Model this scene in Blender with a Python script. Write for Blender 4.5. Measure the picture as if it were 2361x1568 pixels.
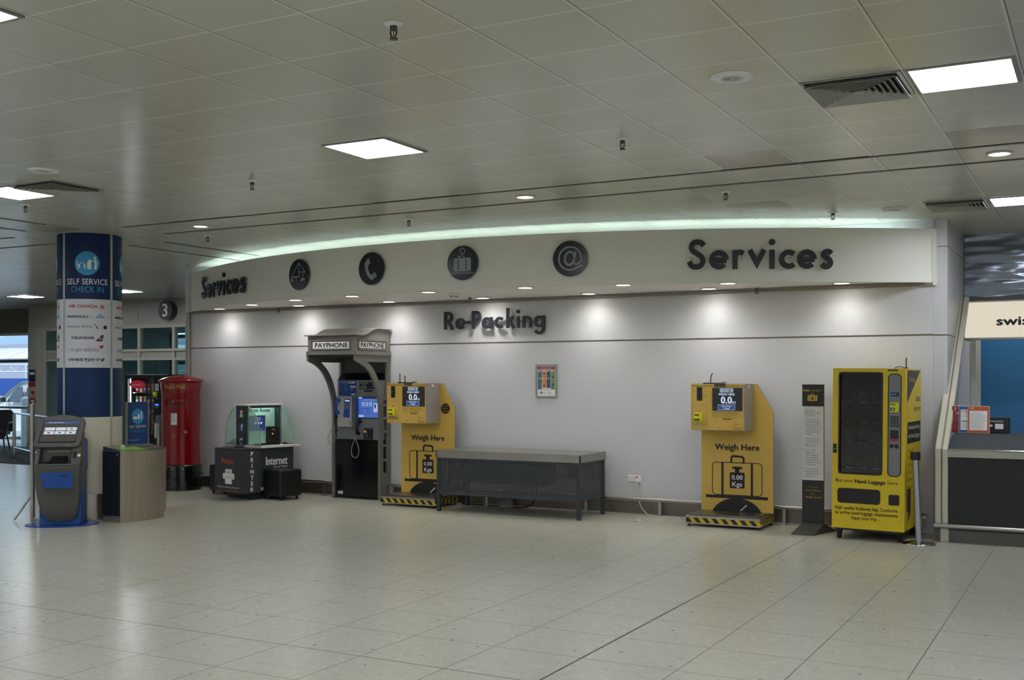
import bpy, math, random
from math import sin, cos, pi, radians, sqrt, atan2
from mathutils import Vector, Matrix
random.seed(7)
for _o in list(bpy.data.objects): bpy.data.objects.remove(_o)
SC = bpy.context.scene
COL = SC.collection
# ---------------------------------------------------------------- camera, world, exposure
cam = bpy.data.cameras.new('camera'); cam.sensor_width = 36.0
cam.lens = 2515.0/2361.0*36.0; cam.shift_y = 90.0/2361.0; cam.clip_start = .05; cam.clip_end = 400
camo = bpy.data.objects.new('camera', cam); COL.objects.link(camo)
camo.location = (0, 0, 1.68); camo.rotation_euler = (pi/2, 0, radians(28.55))
SC.camera = camo
W = bpy.data.worlds.new('overcast_sky'); SC.world = W; W.use_nodes = True
_b = W.node_tree.nodes['Background']
_b.inputs[0].default_value = (.58, .78, 1.0, 1); _b.inputs[1].default_value = 1.7
_s = bpy.data.lights.new('sun', 'SUN'); _s.energy = 3.0; _s.angle = radians(8); _s.color = (1, .96, .9)
_so = bpy.data.objects.new('sun', _s); COL.objects.link(_so); _so.rotation_euler = Vector((.40, .75, -1.0)).to_track_quat('-Z', 'Y').to_euler()
SC.view_settings.view_transform = 'Standard'; SC.view_settings.look = 'None'
SC.view_settings.exposure = 0.35; SC.view_settings.gamma = 1.0
SC.view_settings.use_curve_mapping = False
SC.cycles.use_denoising = True
SC.cycles.max_bounces = 8; SC.cycles.diffuse_bounces = 4; SC.cycles.glossy_bounces = 4
SC.cycles.transparent_max_bounces = 12; SC.cycles.sample_clamp_indirect = 5.0; SC.cycles.blur_glossy = 1.0
L_PANEL = 32.0; L_DOWN = 12.5; L_COVE = 34.0; L_DISC = 16.0
CZ = 3.415          # ceiling height
V = 12.62           # back wall of the services bay
# ---------------------------------------------------------------- materials
def lin(h):
    h = h.lstrip('#'); c = [int(h[i:i+2], 16)/255 for i in (0, 2, 4)]
    return tuple((x/12.92 if x <= .04045 else ((x+.055)/1.055)**2.4) for x in c) + (1,)
MATS = {}
def mat(name, hx, rough=.5, metal=0, spec=.5, noise=.05, nscale=9., bump=0, emit=0, coat=0, aniso=None, rvar=0):
    if name in MATS: return MATS[name]
    m = bpy.data.materials.new(name); m.use_nodes = True
    nt = m.node_tree; N = nt.nodes; L = nt.links; b = N['Principled BSDF']
    b.inputs['Roughness'].default_value = rough; b.inputs['Metallic'].default_value = metal
    b.inputs['Specular IOR Level'].default_value = spec
    if coat: b.inputs['Coat Weight'].default_value = coat; b.inputs['Coat Roughness'].default_value = .08
    c = lin(hx)
    if emit:
        b.inputs['Base Color'].default_value = (.02, .02, .02, 1)
        b.inputs['Emission Color'].default_value = c; b.inputs['Emission Strength'].default_value = emit
    else:
        tc = N.new('ShaderNodeTexCoord'); nz = N.new('ShaderNodeTexNoise'); nz.inputs['Scale'].default_value = nscale
        nz.inputs['Detail'].default_value = 4
        if aniso:
            mp = N.new('ShaderNodeMapping'); mp.inputs['Scale'].default_value = aniso
            L.new(tc.outputs['Object'], mp.inputs[0]); L.new(mp.outputs[0], nz.inputs['Vector'])
        else: L.new(tc.outputs['Object'], nz.inputs['Vector'])
        mx = N.new('ShaderNodeMix'); mx.data_type = 'RGBA'
        mx.inputs[6].default_value = tuple(x*(1-noise) for x in c[:3])+(1,)
        mx.inputs[7].default_value = tuple(min(1, x*(1+noise)) for x in c[:3])+(1,)
        L.new(nz.outputs[0], mx.inputs[0]); L.new(mx.outputs[2], b.inputs['Base Color'])
        if rvar:
            mr = N.new('ShaderNodeMapRange'); mr.inputs[3].default_value = max(.02, rough-rvar); mr.inputs[4].default_value = rough+rvar
            L.new(nz.outputs[0], mr.inputs[0]); L.new(mr.outputs[0], b.inputs['Roughness'])
        if bump:
            bp = N.new('ShaderNodeBump'); bp.inputs['Strength'].default_value = bump; bp.inputs['Distance'].default_value = .01
            L.new(nz.outputs[0], bp.inputs['Height']); L.new(bp.outputs[0], b.inputs['Normal'])
    MATS[name] = m; return m
def glass(name, tint, refl=.10, rough=.02, diffuse=None):
    if name in MATS: return MATS[name]
    m = bpy.data.materials.new(name); m.use_nodes = True; nt = m.node_tree; N = nt.nodes; L = nt.links
    N.remove(N['Principled BSDF']); out = N['Material Output']
    t = N.new('ShaderNodeBsdfTransparent'); t.inputs[0].default_value = lin(tint)
    g = N.new('ShaderNodeBsdfGlossy'); g.inputs['Roughness'].default_value = rough
    lw = N.new('ShaderNodeLayerWeight'); lw.inputs[0].default_value = .5
    pw = N.new('ShaderNodeMath'); pw.operation = 'POWER'; pw.inputs[1].default_value = 5; L.new(lw.outputs['Facing'], pw.inputs[0])
    ml = N.new('ShaderNodeMath'); ml.operation = 'MULTIPLY_ADD'; ml.inputs[1].default_value = 1-refl*.6; ml.inputs[2].default_value = refl*.6; ml.use_clamp = True
    L.new(pw.outputs[0], ml.inputs[0])
    mx = N.new('ShaderNodeMixShader'); L.new(ml.outputs[0], mx.inputs[0])
    src = t
    if diffuse:
        df = N.new('ShaderNodeBsdfDiffuse'); df.inputs[0].default_value = lin(diffuse[0])
        m2 = N.new('ShaderNodeMixShader'); m2.inputs[0].default_value = diffuse[1]
        L.new(t.outputs[0], m2.inputs[1]); L.new(df.outputs[0], m2.inputs[2]); src = m2
    L.new(src.outputs[0], mx.inputs[1]); L.new(g.outputs[0], mx.inputs[2]); L.new(mx.outputs[0], out.inputs[0])
    MATS[name] = m; return m
# ---------------------------------------------------------------- mesh building
class Fr:
    """flat frame: 2-D drawing plane with outward normal X x Y"""
    def __init__(s, O, X=(1, 0, 0), Y=(0, 0, 1)):
        s.O = Vector(O); s.X = Vector(X).normalized(); s.Y = Vector(Y).normalized(); s.N = s.X.cross(s.Y)
    def p(s, x, y, o=0): return s.O + s.X*x + s.Y*y + s.N*o
class CylFr:
    """drawing surface wrapped round an upright cylinder; x is arc length, y is height"""
    def __init__(s, c, R, a0): s.c = c; s.R = R; s.a0 = a0
    def p(s, x, y, o=0):
        a = s.a0 + x/s.R
        return Vector((s.c[0]+(s.R+o)*cos(a), s.c[1]+(s.R+o)*sin(a), y))
TXC = {}
def txt(s):
    if s not in TXC:
        cu = bpy.data.curves.new('lettering', 'FONT'); cu.body = s; cu.size = 1; cu.resolution_u = 2
        ob = bpy.data.objects.new('lettering', cu); me = ob.to_mesh()
        v = [(a.co.x, a.co.y) for a in me.vertices]; f = [tuple(p.vertices) for p in me.polygons]
        ob.to_mesh_clear(); bpy.data.objects.remove(ob); bpy.data.curves.remove(cu)
        TXC[s] = (v, f)
    return TXC[s]
def arcpts(cx, cy, r, a0, a1, n=16, ry=None):
    ry = r if ry is None else ry
    return [(cx+r*cos(radians(a0+(a1-a0)*i/n)), cy+ry*sin(radians(a0+(a1-a0)*i/n))) for i in range(n+1)]
def rrect(x0, x1, y0, y1, r, n=5):
    P = []
    for cx, cy, a in ((x1-r, y1-r, 0), (x0+r, y1-r, 90), (x0+r, y0+r, 180), (x1-r, y0+r, 270)):
        P += arcpts(cx, cy, r, a, a+90, n)
    return P
def spline(P, n=8):
    Q = []
    for i in range(len(P)-1):
        p0 = P[max(i-1, 0)]; p1 = P[i]; p2 = P[i+1]; p3 = P[min(i+2, len(P)-1)]
        for k in range(n):
            t = k/n
            Q.append(tuple(.5*((2*b)+(-a+c)*t+(2*a-5*b+4*c-d)*t*t+(-a+3*b-3*c+d)*t**3) for a, b, c, d in zip(p0, p1, p2, p3)))
    Q.append(tuple(P[-1])); return Q
class MB:
    def __init__(s): s.v = []; s.f = []; s.m = []; s.mats = []; s.sm = []
    def mi(s, m):
        if m not in s.mats: s.mats.append(m)
        return s.mats.index(m)
    def add(s, vs, fs, m, smooth=False):
        b = len(s.v); s.v += [tuple(v) for v in vs]; i = s.mi(m)
        for f in fs: s.f.append(tuple(b+k for k in f)); s.m.append(i); s.sm.append(smooth)
        return s
    def box(s, x0, x1, y0, y1, z0, z1, m):
        P = [(x, y, z) for z in (z0, z1) for y in (y0, y1) for x in (x0, x1)]
        return s.add(P, [(0, 2, 3, 1), (4, 5, 7, 6), (0, 1, 5, 4), (2, 6, 7, 3), (0, 4, 6, 2), (1, 3, 7, 5)], m)
    def hexa(s, lo, hi, m):
        """solid between two matching point loops (counter-clockwise seen from hi)"""
        n = len(lo); fs = [tuple(range(n-1, -1, -1)), tuple(range(n, 2*n))]
        fs += [(i, (i+1) % n, n+(i+1) % n, n+i) for i in range(n)]
        return s.add(list(lo)+list(hi), fs, m)
    def prism(s, F, P, o0, o1, m):
        a = sum(P[i][0]*P[(i+1) % len(P)][1]-P[(i+1) % len(P)][0]*P[i][1] for i in range(len(P)))
        if a < 0: P = P[::-1]
        return s.hexa([F.p(x, y, o0) for x, y in P], [F.p(x, y, o1) for x, y in P], m)
    def loft(s, loops, m, smooth=True, caps=True):
        n = len(loops[0]); vs = [p for l in loops for p in l]; fs = []
        for k in range(len(loops)-1):
            for i in range(n): fs.append((k*n+i, k*n+(i+1) % n, (k+1)*n+(i+1) % n, (k+1)*n+i))
        s.add(vs, fs, m, smooth)
        if caps:
            s.add(loops[0], [tuple(range(n-1, -1, -1))], m); s.add(loops[-1], [tuple(range(n))], m)
        return s
    def lathe(s, prof, c, m, n=32, smooth=True):
        loops = [[(c[0]+r*cos(2*pi*i/n), c[1]+r*sin(2*pi*i/n), c[2]+z) for i in range(n)] for r, z in prof]
        return s.loft(loops, m, smooth)
    def tube(s, P, r, m, n=8, smooth=True):
        P = [Vector(p) for p in P]; loops = []; ref = None
        for i, p in enumerate(P):
            t = (P[min(i+1, len(P)-1)]-P[max(i-1, 0)]).normalized()
            if ref is None: ref = Vector((0, 0, 1)) if abs(t.z) < .9 else Vector((1, 0, 0))
            a = t.cross(ref).normalized(); b = t.cross(a).normalized(); ref = -b if False else ref
            rr = r[i] if isinstance(r, (list, tuple)) else r
            loops.append([p+a*rr*cos(2*pi*k/n)+b*rr*sin(2*pi*k/n) for k in range(n)])
        return s.loft(loops, m, smooth)
    # ---- flat printing, o = stand-off from the surface
    def poly(s, F, P, m, o=.0012):
        a = sum(P[i][0]*P[(i+1) % len(P)][1]-P[(i+1) % len(P)][0]*P[i][1] for i in range(len(P)))
        if a < 0: P = P[::-1]
        return s.add([F.p(x, y, o) for x, y in P], [tuple(range(len(P)))], m)
    def rect(s, F, x0, x1, y0, y1, m, o=.0012, n=1):
        for i in range(n):
            a = x0+(x1-x0)*i/n; b = x0+(x1-x0)*(i+1)/n
            s.poly(F, [(a, y0), (b, y0), (b, y1), (a, y1)], m, o)
        return s
    def cdisc(s, F, cx, cy, r, m, o=.0012, n=24):
        X = [cx-r*cos(pi*i/n) for i in range(n+1)]; h = [r*sin(pi*i/n) for i in range(n+1)]
        vs = [F.p(x, cy-q, o) for x, q in zip(X, h)]+[F.p(x, cy+q, o) for x, q in zip(X, h)]
        return s.add(vs, [(i, i+1, n+2+i, n+1+i) for i in range(n)], m)
    def disc(s, F, cx, cy, r, m, o=.0012, ry=None, n=28): return s.poly(F, arcpts(cx, cy, r, 0, 360, n, ry)[:-1], m, o)
    def ribbon(s, F, P, w, m, o0=None, o1=.0012, closed=False):
        n = len(P); A = []; B = []
        for i in range(n):
            if closed: a, b = P[i-1], P[(i+1) % n]
            else: a, b = P[max(i-1, 0)], P[min(i+1, n-1)]
            c = P[i]
            def un(p, q):
                d = sqrt((q[0]-p[0])**2+(q[1]-p[1])**2) or 1; return ((q[0]-p[0])/d, (q[1]-p[1])/d)
            t1 = un(a, c) if a != c else un(c, b); t2 = un(c, b) if b != c else t1
            tx, ty = t1[0]+t2[0], t1[1]+t2[1]; d = sqrt(tx*tx+ty*ty) or 1; tx, ty = tx/d, ty/d
            k = min(2.5, 1/max(.2, tx*t1[0]+ty*t1[1]))
            A.append((c[0]-ty*w/2*k, c[1]+tx*w/2*k)); B.append((c[0]+ty*w/2*k, c[1]-tx*w/2*k))
        J = range(n if closed else n-1)
        if o0 is None:
            vs = [F.p(x, y, o1) for x, y in A]+[F.p(x, y, o1) for x, y in B]
            return s.add(vs, [(n+i, n+(i+1) % n, (i+1) % n, i) for i in J], m)
        vs = [F.p(x, y, o) for o in (o0, o1) for Q in (A, B) for x, y in Q]; fs = []
        for i in J:
            j = (i+1) % n
            fs += [(3*n+i, 3*n+j, 2*n+j, 2*n+i), (i, j, n+j, n+i), (2*n+i, 2*n+j, j, i), (n+i, n+j, 3*n+j, 3*n+i)]
        if not closed: fs += [(0, n, 3*n, 2*n), (2*n-1, n-1, 3*n-1, 4*n-1)]
        return s.add(vs, fs, m)
    def ring(s, F, cx, cy, r, w, m, o=.0012, n=28): return s.ribbon(F, arcpts(cx, cy, r, 0, 360, n)[:-1], w, m, None, o, True)
    def text(s, F, t, x, y, h, m, o=.0014, w=None, al='l', bold=0, shear=0):
        """lettering with capital height h; w squeezes it to a width; al l/c/r"""
        v, f = txt(t)
        if not v: return s
        k = h/.69; x0 = min(a for a, b in v); x1 = max(a for a, b in v); kx = k if w is None else w/(x1-x0)
        off = {'l': -x0*kx, 'c': -(x0+x1)/2*kx, 'r': -x1*kx}[al]
        offs = [(0, 0)] if not bold else [(-bold*h, 0), (bold*h, 0), (0, bold*h*.7), (0, -bold*h*.7)]
        for j, (dx, dy) in enumerate(offs):
            s.add([F.p(x+off+a*kx+dx+b*k*shear, y+b*k+dy, o+j*.0004) for a, b in v], f, m)
        return s
    def lines(s, F, x, y, w, n, pitch, h, m, o=.0014, seed=1):
        """small print too fine to read: rows of short words"""
        R = random.Random(seed)
        for i in range(n):
            xx = x; end = x+w*R.uniform(.7, 1)
            while xx < end-.004:
                l = min(end-xx, h*R.uniform(1.2, 4.0)); s.rect(F, xx, xx+l, y-i*pitch, y-i*pitch+h*.55, m, o); xx += l+h*.5
        return s
    def build(s, name, parent=None, bevel=0, seg=2, flat=True):
        me = bpy.data.meshes.new(name); O = Vector((0, 0, 0))
        r = parent
        while r is not None and r.parent is not None: r = r.parent
        if r is not None and r.get('_w', 1) and not r.get('_local', 0): O = r.location
        me.from_pydata([Vector(v)-O for v in s.v], [], s.f)
        for m in s.mats: me.materials.append(m)
        me.polygons.foreach_set('material_index', s.m); me.polygons.foreach_set('use_smooth', s.sm)
        me.update()
        ob = bpy.data.objects.new(name, me); COL.objects.link(ob)
        if parent is not None: ob.parent = parent
        if bevel:
            b = ob.modifiers.new('edge', 'BEVEL'); b.width = bevel; b.segments = seg; b.limit_method = 'ANGLE'; b.angle_limit = radians(40)
        return ob
def thing(name, label, cat, loc=(0, 0, 0), rz=0, group=None, local=False):
    o = bpy.data.objects.new(name, None); COL.objects.link(o); o.empty_display_size = .1
    o.location = loc; o.rotation_euler = (0, 0, rz); o['label'] = label; o['category'] = cat
    if group: o['group'] = group
    if local or rz: o['_local'] = 1
    return o
def tag(o, label, cat, group=None):
    o['label'] = label; o['category'] = cat
    if group: o['group'] = group
    return o
def struct(o): o['kind'] = 'structure'; return o
def dup(root, loc, label, rz=None, group=None):
    r = root.copy(); COL.objects.link(r); r.location = loc; r['label'] = label
    if rz is not None: r.rotation_euler = (0, 0, rz)
    if group: r['group'] = group
    for ch in list(root.children):
        c = ch.copy(); COL.objects.link(c); c.parent = r
        for g in list(ch.children):
            d = g.copy(); COL.objects.link(d); d.parent = c
    return r
def spot(name, parent, loc, energy, angle, blend, color=(1, .96, .9), r=.04, rot=(0, 0, 0)):
    l = bpy.data.lights.new(name, 'SPOT'); l.energy = energy; l.spot_size = radians(angle); l.spot_blend = blend
    l.color = color; l.shadow_soft_size = r
    o = bpy.data.objects.new(name, l); COL.objects.link(o); o.location = loc; o.rotation_euler = rot
    if parent is not None: o.parent = parent
    return o
FRONT = lambda y: Fr((0, y, 0))                                   # faces the hall (-v)
RIGHT = lambda x: Fr((x, 0, 0), (0, 1, 0))                        # faces +u; drawing x = world v
TOP = lambda z: Fr((0, 0, z), (1, 0, 0), (0, 1, 0))
# common finishes
M_wall = mat('pale_wall_laminate', '#c6c7cb', .42, noise=.02, nscale=2)
M_panelwhite = mat('white_panel', '#cdccc4', .5, noise=.02)
M_dark = mat('dark_lettering', '#23252d', .35)
M_black = mat('black_plastic', '#121314', .4)
M_gloss = mat('black_gloss', '#0a0b0c', .12)
M_steel = mat('brushed_steel', '#a9a69f', .32, metal=1, noise=.12, nscale=3, aniso=(1, 1, 40), rvar=.08)
M_chrome = mat('polished_steel', '#c8c8c6', .14, metal=1)
M_white = mat('white_print', '#e6e6e6', .5, noise=.01)
M_ink = mat('black_print', '#141414', .5)
M_grey = mat('grey_print', '#7d8288', .5)
M_alu = mat('aluminium_grey', '#9a9a96', .4, metal=.6)
M_red = mat('red_print', '#b3202c', .5)
M_blue = mat('blue_print', '#1d4f9c', .5)
M_lblue = mat('light_blue_print', '#2f8fc4', .5)
M_green = mat('green_print', '#4c9a3a', .5)
M_navy = mat('navy_print', '#1b2248', .5)
M_gold = mat('gold_print', '#c9a43a', .5)
M_orange = mat('orange_print', '#d98a2b', .5)
# ================================================================ SETTING: floor, ceiling, walls
def nodes_grid(nt, uo, vo, su, sv):
    """returns (position sockets x,y, distance to nearest u line, to nearest v line, cell vector)"""
    N = nt.nodes; L = nt.links
    g = N.new('ShaderNodeNewGeometry'); sp = N.new('ShaderNodeSeparateXYZ'); L.new(g.outputs['Position'], sp.inputs[0])
    def M(op, a, b=None, clamp=False):
        m = N.new('ShaderNodeMath'); m.operation = op; m.use_clamp = clamp
        for i, x in enumerate((a, b)):
            if x is None: continue
            if isinstance(x, (int, float)): m.inputs[i].default_value = x
            else: L.new(x, m.inputs[i])
        return m.outputs[0]
    out = []
    for ax, o, s_ in ((0, uo, su), (1, vo, sv)):
        t = M('DIVIDE', M('SUBTRACT', sp.outputs[ax], o), s_)
        fr = M('FRACT', t); d = M('MULTIPLY', M('MINIMUM', fr, M('SUBTRACT', 1.0, fr)), s_)
        out.append((t, fr, d, M('FLOOR', t)))
    return sp, out, M
def floor_mat():
    m = bpy.data.materials.new('terrazzo_tile_floor'); m.use_nodes = True; nt = m.node_tree; N = nt.nodes; L = nt.links
    b = N['Principled BSDF']; sp, G, M = nodes_grid(nt, -6.972, 5.371, .6, .6)
    def band(d, w): return M('LESS_THAN', d, w)
    line = M('MAXIMUM', band(G[0][2], .0034), band(G[1][2], .0034))
    for ax, c, w in ((0, -2.772, .0075), (1, 5.371, .006), (0, -6.972, .0045), (1, 9.27, .0045)):
        line = M('MAXIMUM', line, band(M('ABSOLUTE', M('SUBTRACT', sp.outputs[ax], c)), w))
    cell = N.new('ShaderNodeCombineXYZ'); L.new(G[0][3], cell.inputs[0]); L.new(G[1][3], cell.inputs[1])
    wn = N.new('ShaderNodeTexWhiteNoise'); L.new(cell.outputs[0], wn.inputs[0])
    g = N.new('ShaderNodeNewGeometry')
    def ramp(src, a, ca, c, cc):
        r = N.new('ShaderNodeValToRGB'); r.color_ramp.elements[0].position = a; r.color_ramp.elements[0].color = ca
        r.color_ramp.elements[1].position = c; r.color_ramp.elements[1].color = cc; L.new(src, r.inputs[0]); return r.outputs[0]
    def noise(s_, d=3):
        n = N.new('ShaderNodeTexNoise'); n.inputs['Scale'].default_value = s_; n.inputs['Detail'].default_value = d
        L.new(g.outputs['Position'], n.inputs['Vector']); return n.outputs[0]
    def mix(f, a, c):
        x = N.new('ShaderNodeMix'); x.data_type = 'RGBA'
        for i, q in ((0, f), (6, a), (7, c)):
            if isinstance(q, tuple): x.inputs[i].default_value = q
            elif isinstance(q, (float, int)): x.inputs[i].default_value = q
            else: L.new(q, x.inputs[i])
        return x.outputs[2]
    base = mix(noise(14, 6), lin('#aaa99d'), lin('#c1bfb2'))
    base = mix(M('MULTIPLY', wn.outputs[0], .35), base, lin('#b7b4a6'))
    def chips(scale, thr, col, base, dist=.5):
        v = N.new('ShaderNodeTexVoronoi'); v.inputs['Scale'].default_value = scale; L.new(g.outputs['Position'], v.inputs['Vector'])
        sel = N.new('ShaderNodeSeparateColor'); L.new(v.outputs['Color'], sel.inputs[0])
        f = M('MULTIPLY', M('GREATER_THAN', sel.outputs[0], thr), M('LESS_THAN', v.outputs['Distance'], dist))
        return mix(f, base, lin(col))
    base = chips(22, .80, '#bfbcae', base, .34)
    base = chips(30, .86, '#a5a69f', base, .30)
    base = chips(13, .965, '#8d9092', base, .20)
    base = chips(17, .985, '#6a6459', base, .12)
    base = mix(line, base, lin('#57544b'))
    L.new(base, b.inputs['Base Color'])
    rough = M('ADD', .24, M('MULTIPLY', line, .4)); L.new(rough, b.inputs['Roughness'])
    b.inputs['Specular IOR Level'].default_value = .5
    return m
def ceiling_mat():
    m = bpy.data.materials.new('metal_tray_ceiling'); m.use_nodes = True; nt = m.node_tree; N = nt.nodes; L = nt.links
    b = N['Principled BSDF']; S_ = .5866
    sp, G, M = nodes_grid(nt, -3.350, 4.064, S_, S_)
    # the plain service strip between the two slot runs has no cross joints
    cell = N.new('ShaderNodeCombineXYZ'); L.new(G[0][3], cell.inputs[0]); L.new(G[1][3], cell.inputs[1])
    wn = N.new('ShaderNodeTexWhiteNoise'); L.new(cell.outputs[0], wn.inputs[0])
    g = N.new('ShaderNodeNewGeometry')
    nz = N.new('ShaderNodeTexNoise'); nz.inputs['Scale'].default_value = 1.6; nz.inputs['Detail'].default_value = 3; L.new(g.outputs['Position'], nz.inputs['Vector'])
    def mix(f, a, c):
        x = N.new('ShaderNodeMix'); x.data_type = 'RGBA'
        for i, q in ((0, f), (6, a), (7, c)):
            if isinstance(q, tuple): x.inputs[i].default_value = q
            elif isinstance(q, (float, int)): x.inputs[i].default_value = q
            else: L.new(q, x.inputs[i])
        return x.outputs[2]
    col = mix(nz.outputs[0], lin('#bdbdb0'), lin('#c9c9bd'))
    col = mix(M('MULTIPLY', wn.outputs[0], .4), col, lin('#b9b8a9'))
    old = M('GREATER_THAN', wn.outputs[0], .985); col = mix(old, col, lin('#a39c8a'))
    lv = M('LESS_THAN', G[1][2], .006); lu = M('LESS_THAN', G[0][2], .008); ld = M('LESS_THAN', M('ABSOLUTE', M('SUBTRACT', M('MULTIPLY', G[0][1], S_), .009)), .0028)
    col = mix(lv, col, lin('#dededa')); col = mix(lu, col, lin('#d8d8ca')); col = mix(ld, col, lin('#6d6d62'))
    L.new(col, b.inputs['Base Color'])
    b.inputs['Roughness'].default_value = .21; b.inputs['Specular IOR Level'].default_value = .75
    # every tray sags and tilts a little: shallow per-tile dish plus soft waviness
    dish = M('MULTIPLY', M('MULTIPLY', M('SINE', M('MULTIPLY', G[0][1], pi)), M('SINE', M('MULTIPLY', G[1][1], pi))), wn.outputs[0])
    hh = M('ADD', M('MULTIPLY', dish, .9), M('MULTIPLY', nz.outputs[0], .8))
    bp = N.new('ShaderNodeBump'); bp.inputs['Strength'].default_value = .3; bp.inputs['Distance'].default_value = .012
    L.new(hh, bp.inputs['Height']); L.new(bp.outputs[0], b.inputs['Normal'])
    return m
U0, U1, V0, V1 = -32.0, 9.0, -21.0, 17.9
struct(MB().box(U0, U1, V0, V1, -.12, 0, floor_mat()).build('floor'))
struct(MB().box(U0, U1, V0, V1+.05, CZ, CZ+.1, ceiling_mat()).build('ceiling'))
M_hall = mat('hall_wall_paint', '#d6d4cb', .6)
struct(MB().box(U0, U1, V0-.2, V0, 0, CZ, M_hall).build('wall_front'))
struct(MB().box(U1, U1+.2, V0, V1, 0, CZ, M_hall).build('wall_right'))
struct(MB().box(U0-.2, U0, V0, V1, 0, CZ, M_hall).build('wall_left'))
# ---- services bay back wall: panels with a groove at 2.16 m, mid-joints, metal plinth, rail
M_groove = mat('wall_joint_brown', '#8d857a', .6)
w = MB()
w.box(-12.60, -1.646, V, V+.10, 0, 2.152, M_wall); w.box(-12.60, -1.646, V, V+.10, 2.172, CZ-.001, M_wall)
w.box(-12.60, -1.646, V+.012, V+.09, 2.152, 2.172, M_groove)
struct(w.build('wall_back'))
w = MB().box(-12.72, -12.60, V, 17.04, 0, CZ-.001, M_wall); struct(w.build('wall_return'))
struct(MB().tube([(-12.62, V-.03, 0), (-12.62, V-.03, 2.72)], .028, M_alu, 12).build('trim_1'))
M_plinth = mat('plinth_steel', '#6e665f', .38, metal=.7, noise=.15, nscale=2)
w = MB()
for a, c in ((-12.55, -11.2), (-11.2, -9.75), (-8.75, -7.6), (-7.6, -6.2), (-6.2, -4.9), (-4.9, -3.4), (-3.4, -1.9)):
    w.box(a+.002, c-.002, V-.012, V, .015, .17, M_plinth)
struct(w.build('baseboard_back'))
struct(MB().box(-12.6, -1.646, V-.03, V-.006, 2.70, 2.73, M_groove).build('trim_2'))
# ---- pilaster and bulkhead on the right
w = MB()
w.box(-1.646, -1.506, 12.65, 14.85, 0, 2.152, M_wall); w.box(-1.646, -1.506, 12.65, 14.85, 2.166, 3.118, M_wall)
w.box(-1.646, -1.506, 12.65, 14.85, 3.128, CZ-.001, M_wall); w.box(-1.64, -1.51, 12.66, 14.84, 2.15, 3.13, M_groove)
struct(w.build('column_pilaster'))
def wavy_mat():
    m = bpy.data.materials.new('dark_blue_sheet_metal'); m.use_nodes = True; nt = m.node_tree; N = nt.nodes; L = nt.links
    b = N['Principled BSDF']; b.inputs['Base Color'].default_value = lin('#8d96a6'); b.inputs['Roughness'].default_value = .2
    b.inputs['Metallic'].default_value = .6
    g = N.new('ShaderNodeNewGeometry'); mp = N.new('ShaderNodeMapping'); mp.inputs['Scale'].default_value = (.8, 1, 3.2)
    L.new(g.outputs['Position'], mp.inputs[0]); nz = N.new('ShaderNodeTexNoise'); nz.inputs['Scale'].default_value = 1.3; nz.inputs['Detail'].default_value = 2
    L.new(mp.outputs[0], nz.inputs['Vector']); bp = N.new('ShaderNodeBump'); bp.inputs['Strength'].default_value = .9; bp.inputs['Distance'].default_value = .12
    L.new(nz.outputs[0], bp.inputs['Height']); L.new(bp.outputs[0], b.inputs['Normal']); return m
struct(MB().box(-1.50, U1, 14.22, 14.4, 2.66, CZ-.001, wavy_mat()).build('wall_bulkhead'))
struct(MB().box(-1.50, U1, 14.12, 14.4, 2.60, 2.66, mat('beam_grey', '#5b5a55', .5)).build('trim_3'))
M_bluewall = mat('blue_backdrop_wall', '#3274ab', .5, noise=.03)
struct(MB().box(-1.60, U1, 15.5, 15.6, 0, CZ, M_bluewall).build('wall_booth'))
w = MB().box(-1.62, -1.50, 14.85, 15.5, 0, CZ-.001, mat('booth_side_panel', '#9aa0a8', .5)); struct(w.build('wall_booth_side'))
w = MB().box(-1.50, -1.44, 14.95, 15.03, 0, 2.2, M_panelwhite); w.box(-1.50, -1.42, 15.25, 15.33, 0, 2.2, M_panelwhite); struct(w.build('trim_4'))
struct(MB().box(-12.7, -1.6, 16.9, 17.04, 0, CZ-.001, M_hall).build('wall_behind'))
# ---- curved fascia with soffit (arc centre AC, radius AR)
AC = (-7.115, 20.068); AR = 9.2456
def arcp(deg, dr=0, z=0): a = radians(deg); return Vector((AC[0]+(AR+dr)*sin(a), AC[1]-(AR+dr)*cos(a), z))
A0, A1 = -36.5, 36.3
M_fascia = mat('fascia_paint', '#e6e5dc', .5, noise=.02, nscale=2)
n = 72; degs = [A0+(A1-A0)*i/n for i in range(n+1)]
w = MB(); O = [[arcp(d_, 0, z) for d_ in degs] for z in (2.73, 3.315)]; I = [[arcp(d_, -.06, z) for d_ in degs] for z in (2.73, 3.315)]
def strip(mb, P, Q, m, smooth=True): mb.add(P+Q, [(i, i+1, len(P)+i+1, len(P)+i) for i in range(len(P)-1)], m, smooth)
strip(w, O[0], O[1], M_fascia); strip(w, I[1], I[0], M_fascia); strip(w, O[1], I[1], M_fascia, False)
for k, fl in ((0, 1), (-1, 0)):
    q = [O[0][k], O[1][k], I[1][k], I[0][k]]; w.add(q if fl else q[::-1], [(0, 1, 2, 3)], M_fascia)
# square return at the pilaster end
e = O[0][-1]; w.box(e.x-.02, -1.612, e.y-.02, 12.66, 2.70, 3.315, M_fascia)
struct(w.build('wall_fascia'))
M_soffit = mat('soffit_white', '#f2ebe6', .55, noise=.02)
w = MB(); B0 = [Vector((p.x, V-.002, 2.745)) for p in O[0]]; F0 = [arcp(d_, -.012, 2.745) for d_ in degs]
w.add(F0+B0, [(i+1, i, len(F0)+i, len(F0)+i+1) for i in range(len(F0)-1)], M_soffit)
F1 = [p+Vector((0, 0, .04)) for p in F0]; B1 = [p+Vector((0, 0, .04)) for p in B0]
w.add(F1+B1, [(i, i+1, len(F1)+i+1, len(F1)+i) for i in range(len(F1)-1)], M_soffit)
struct(w.build('ceiling_soffit'))
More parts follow.
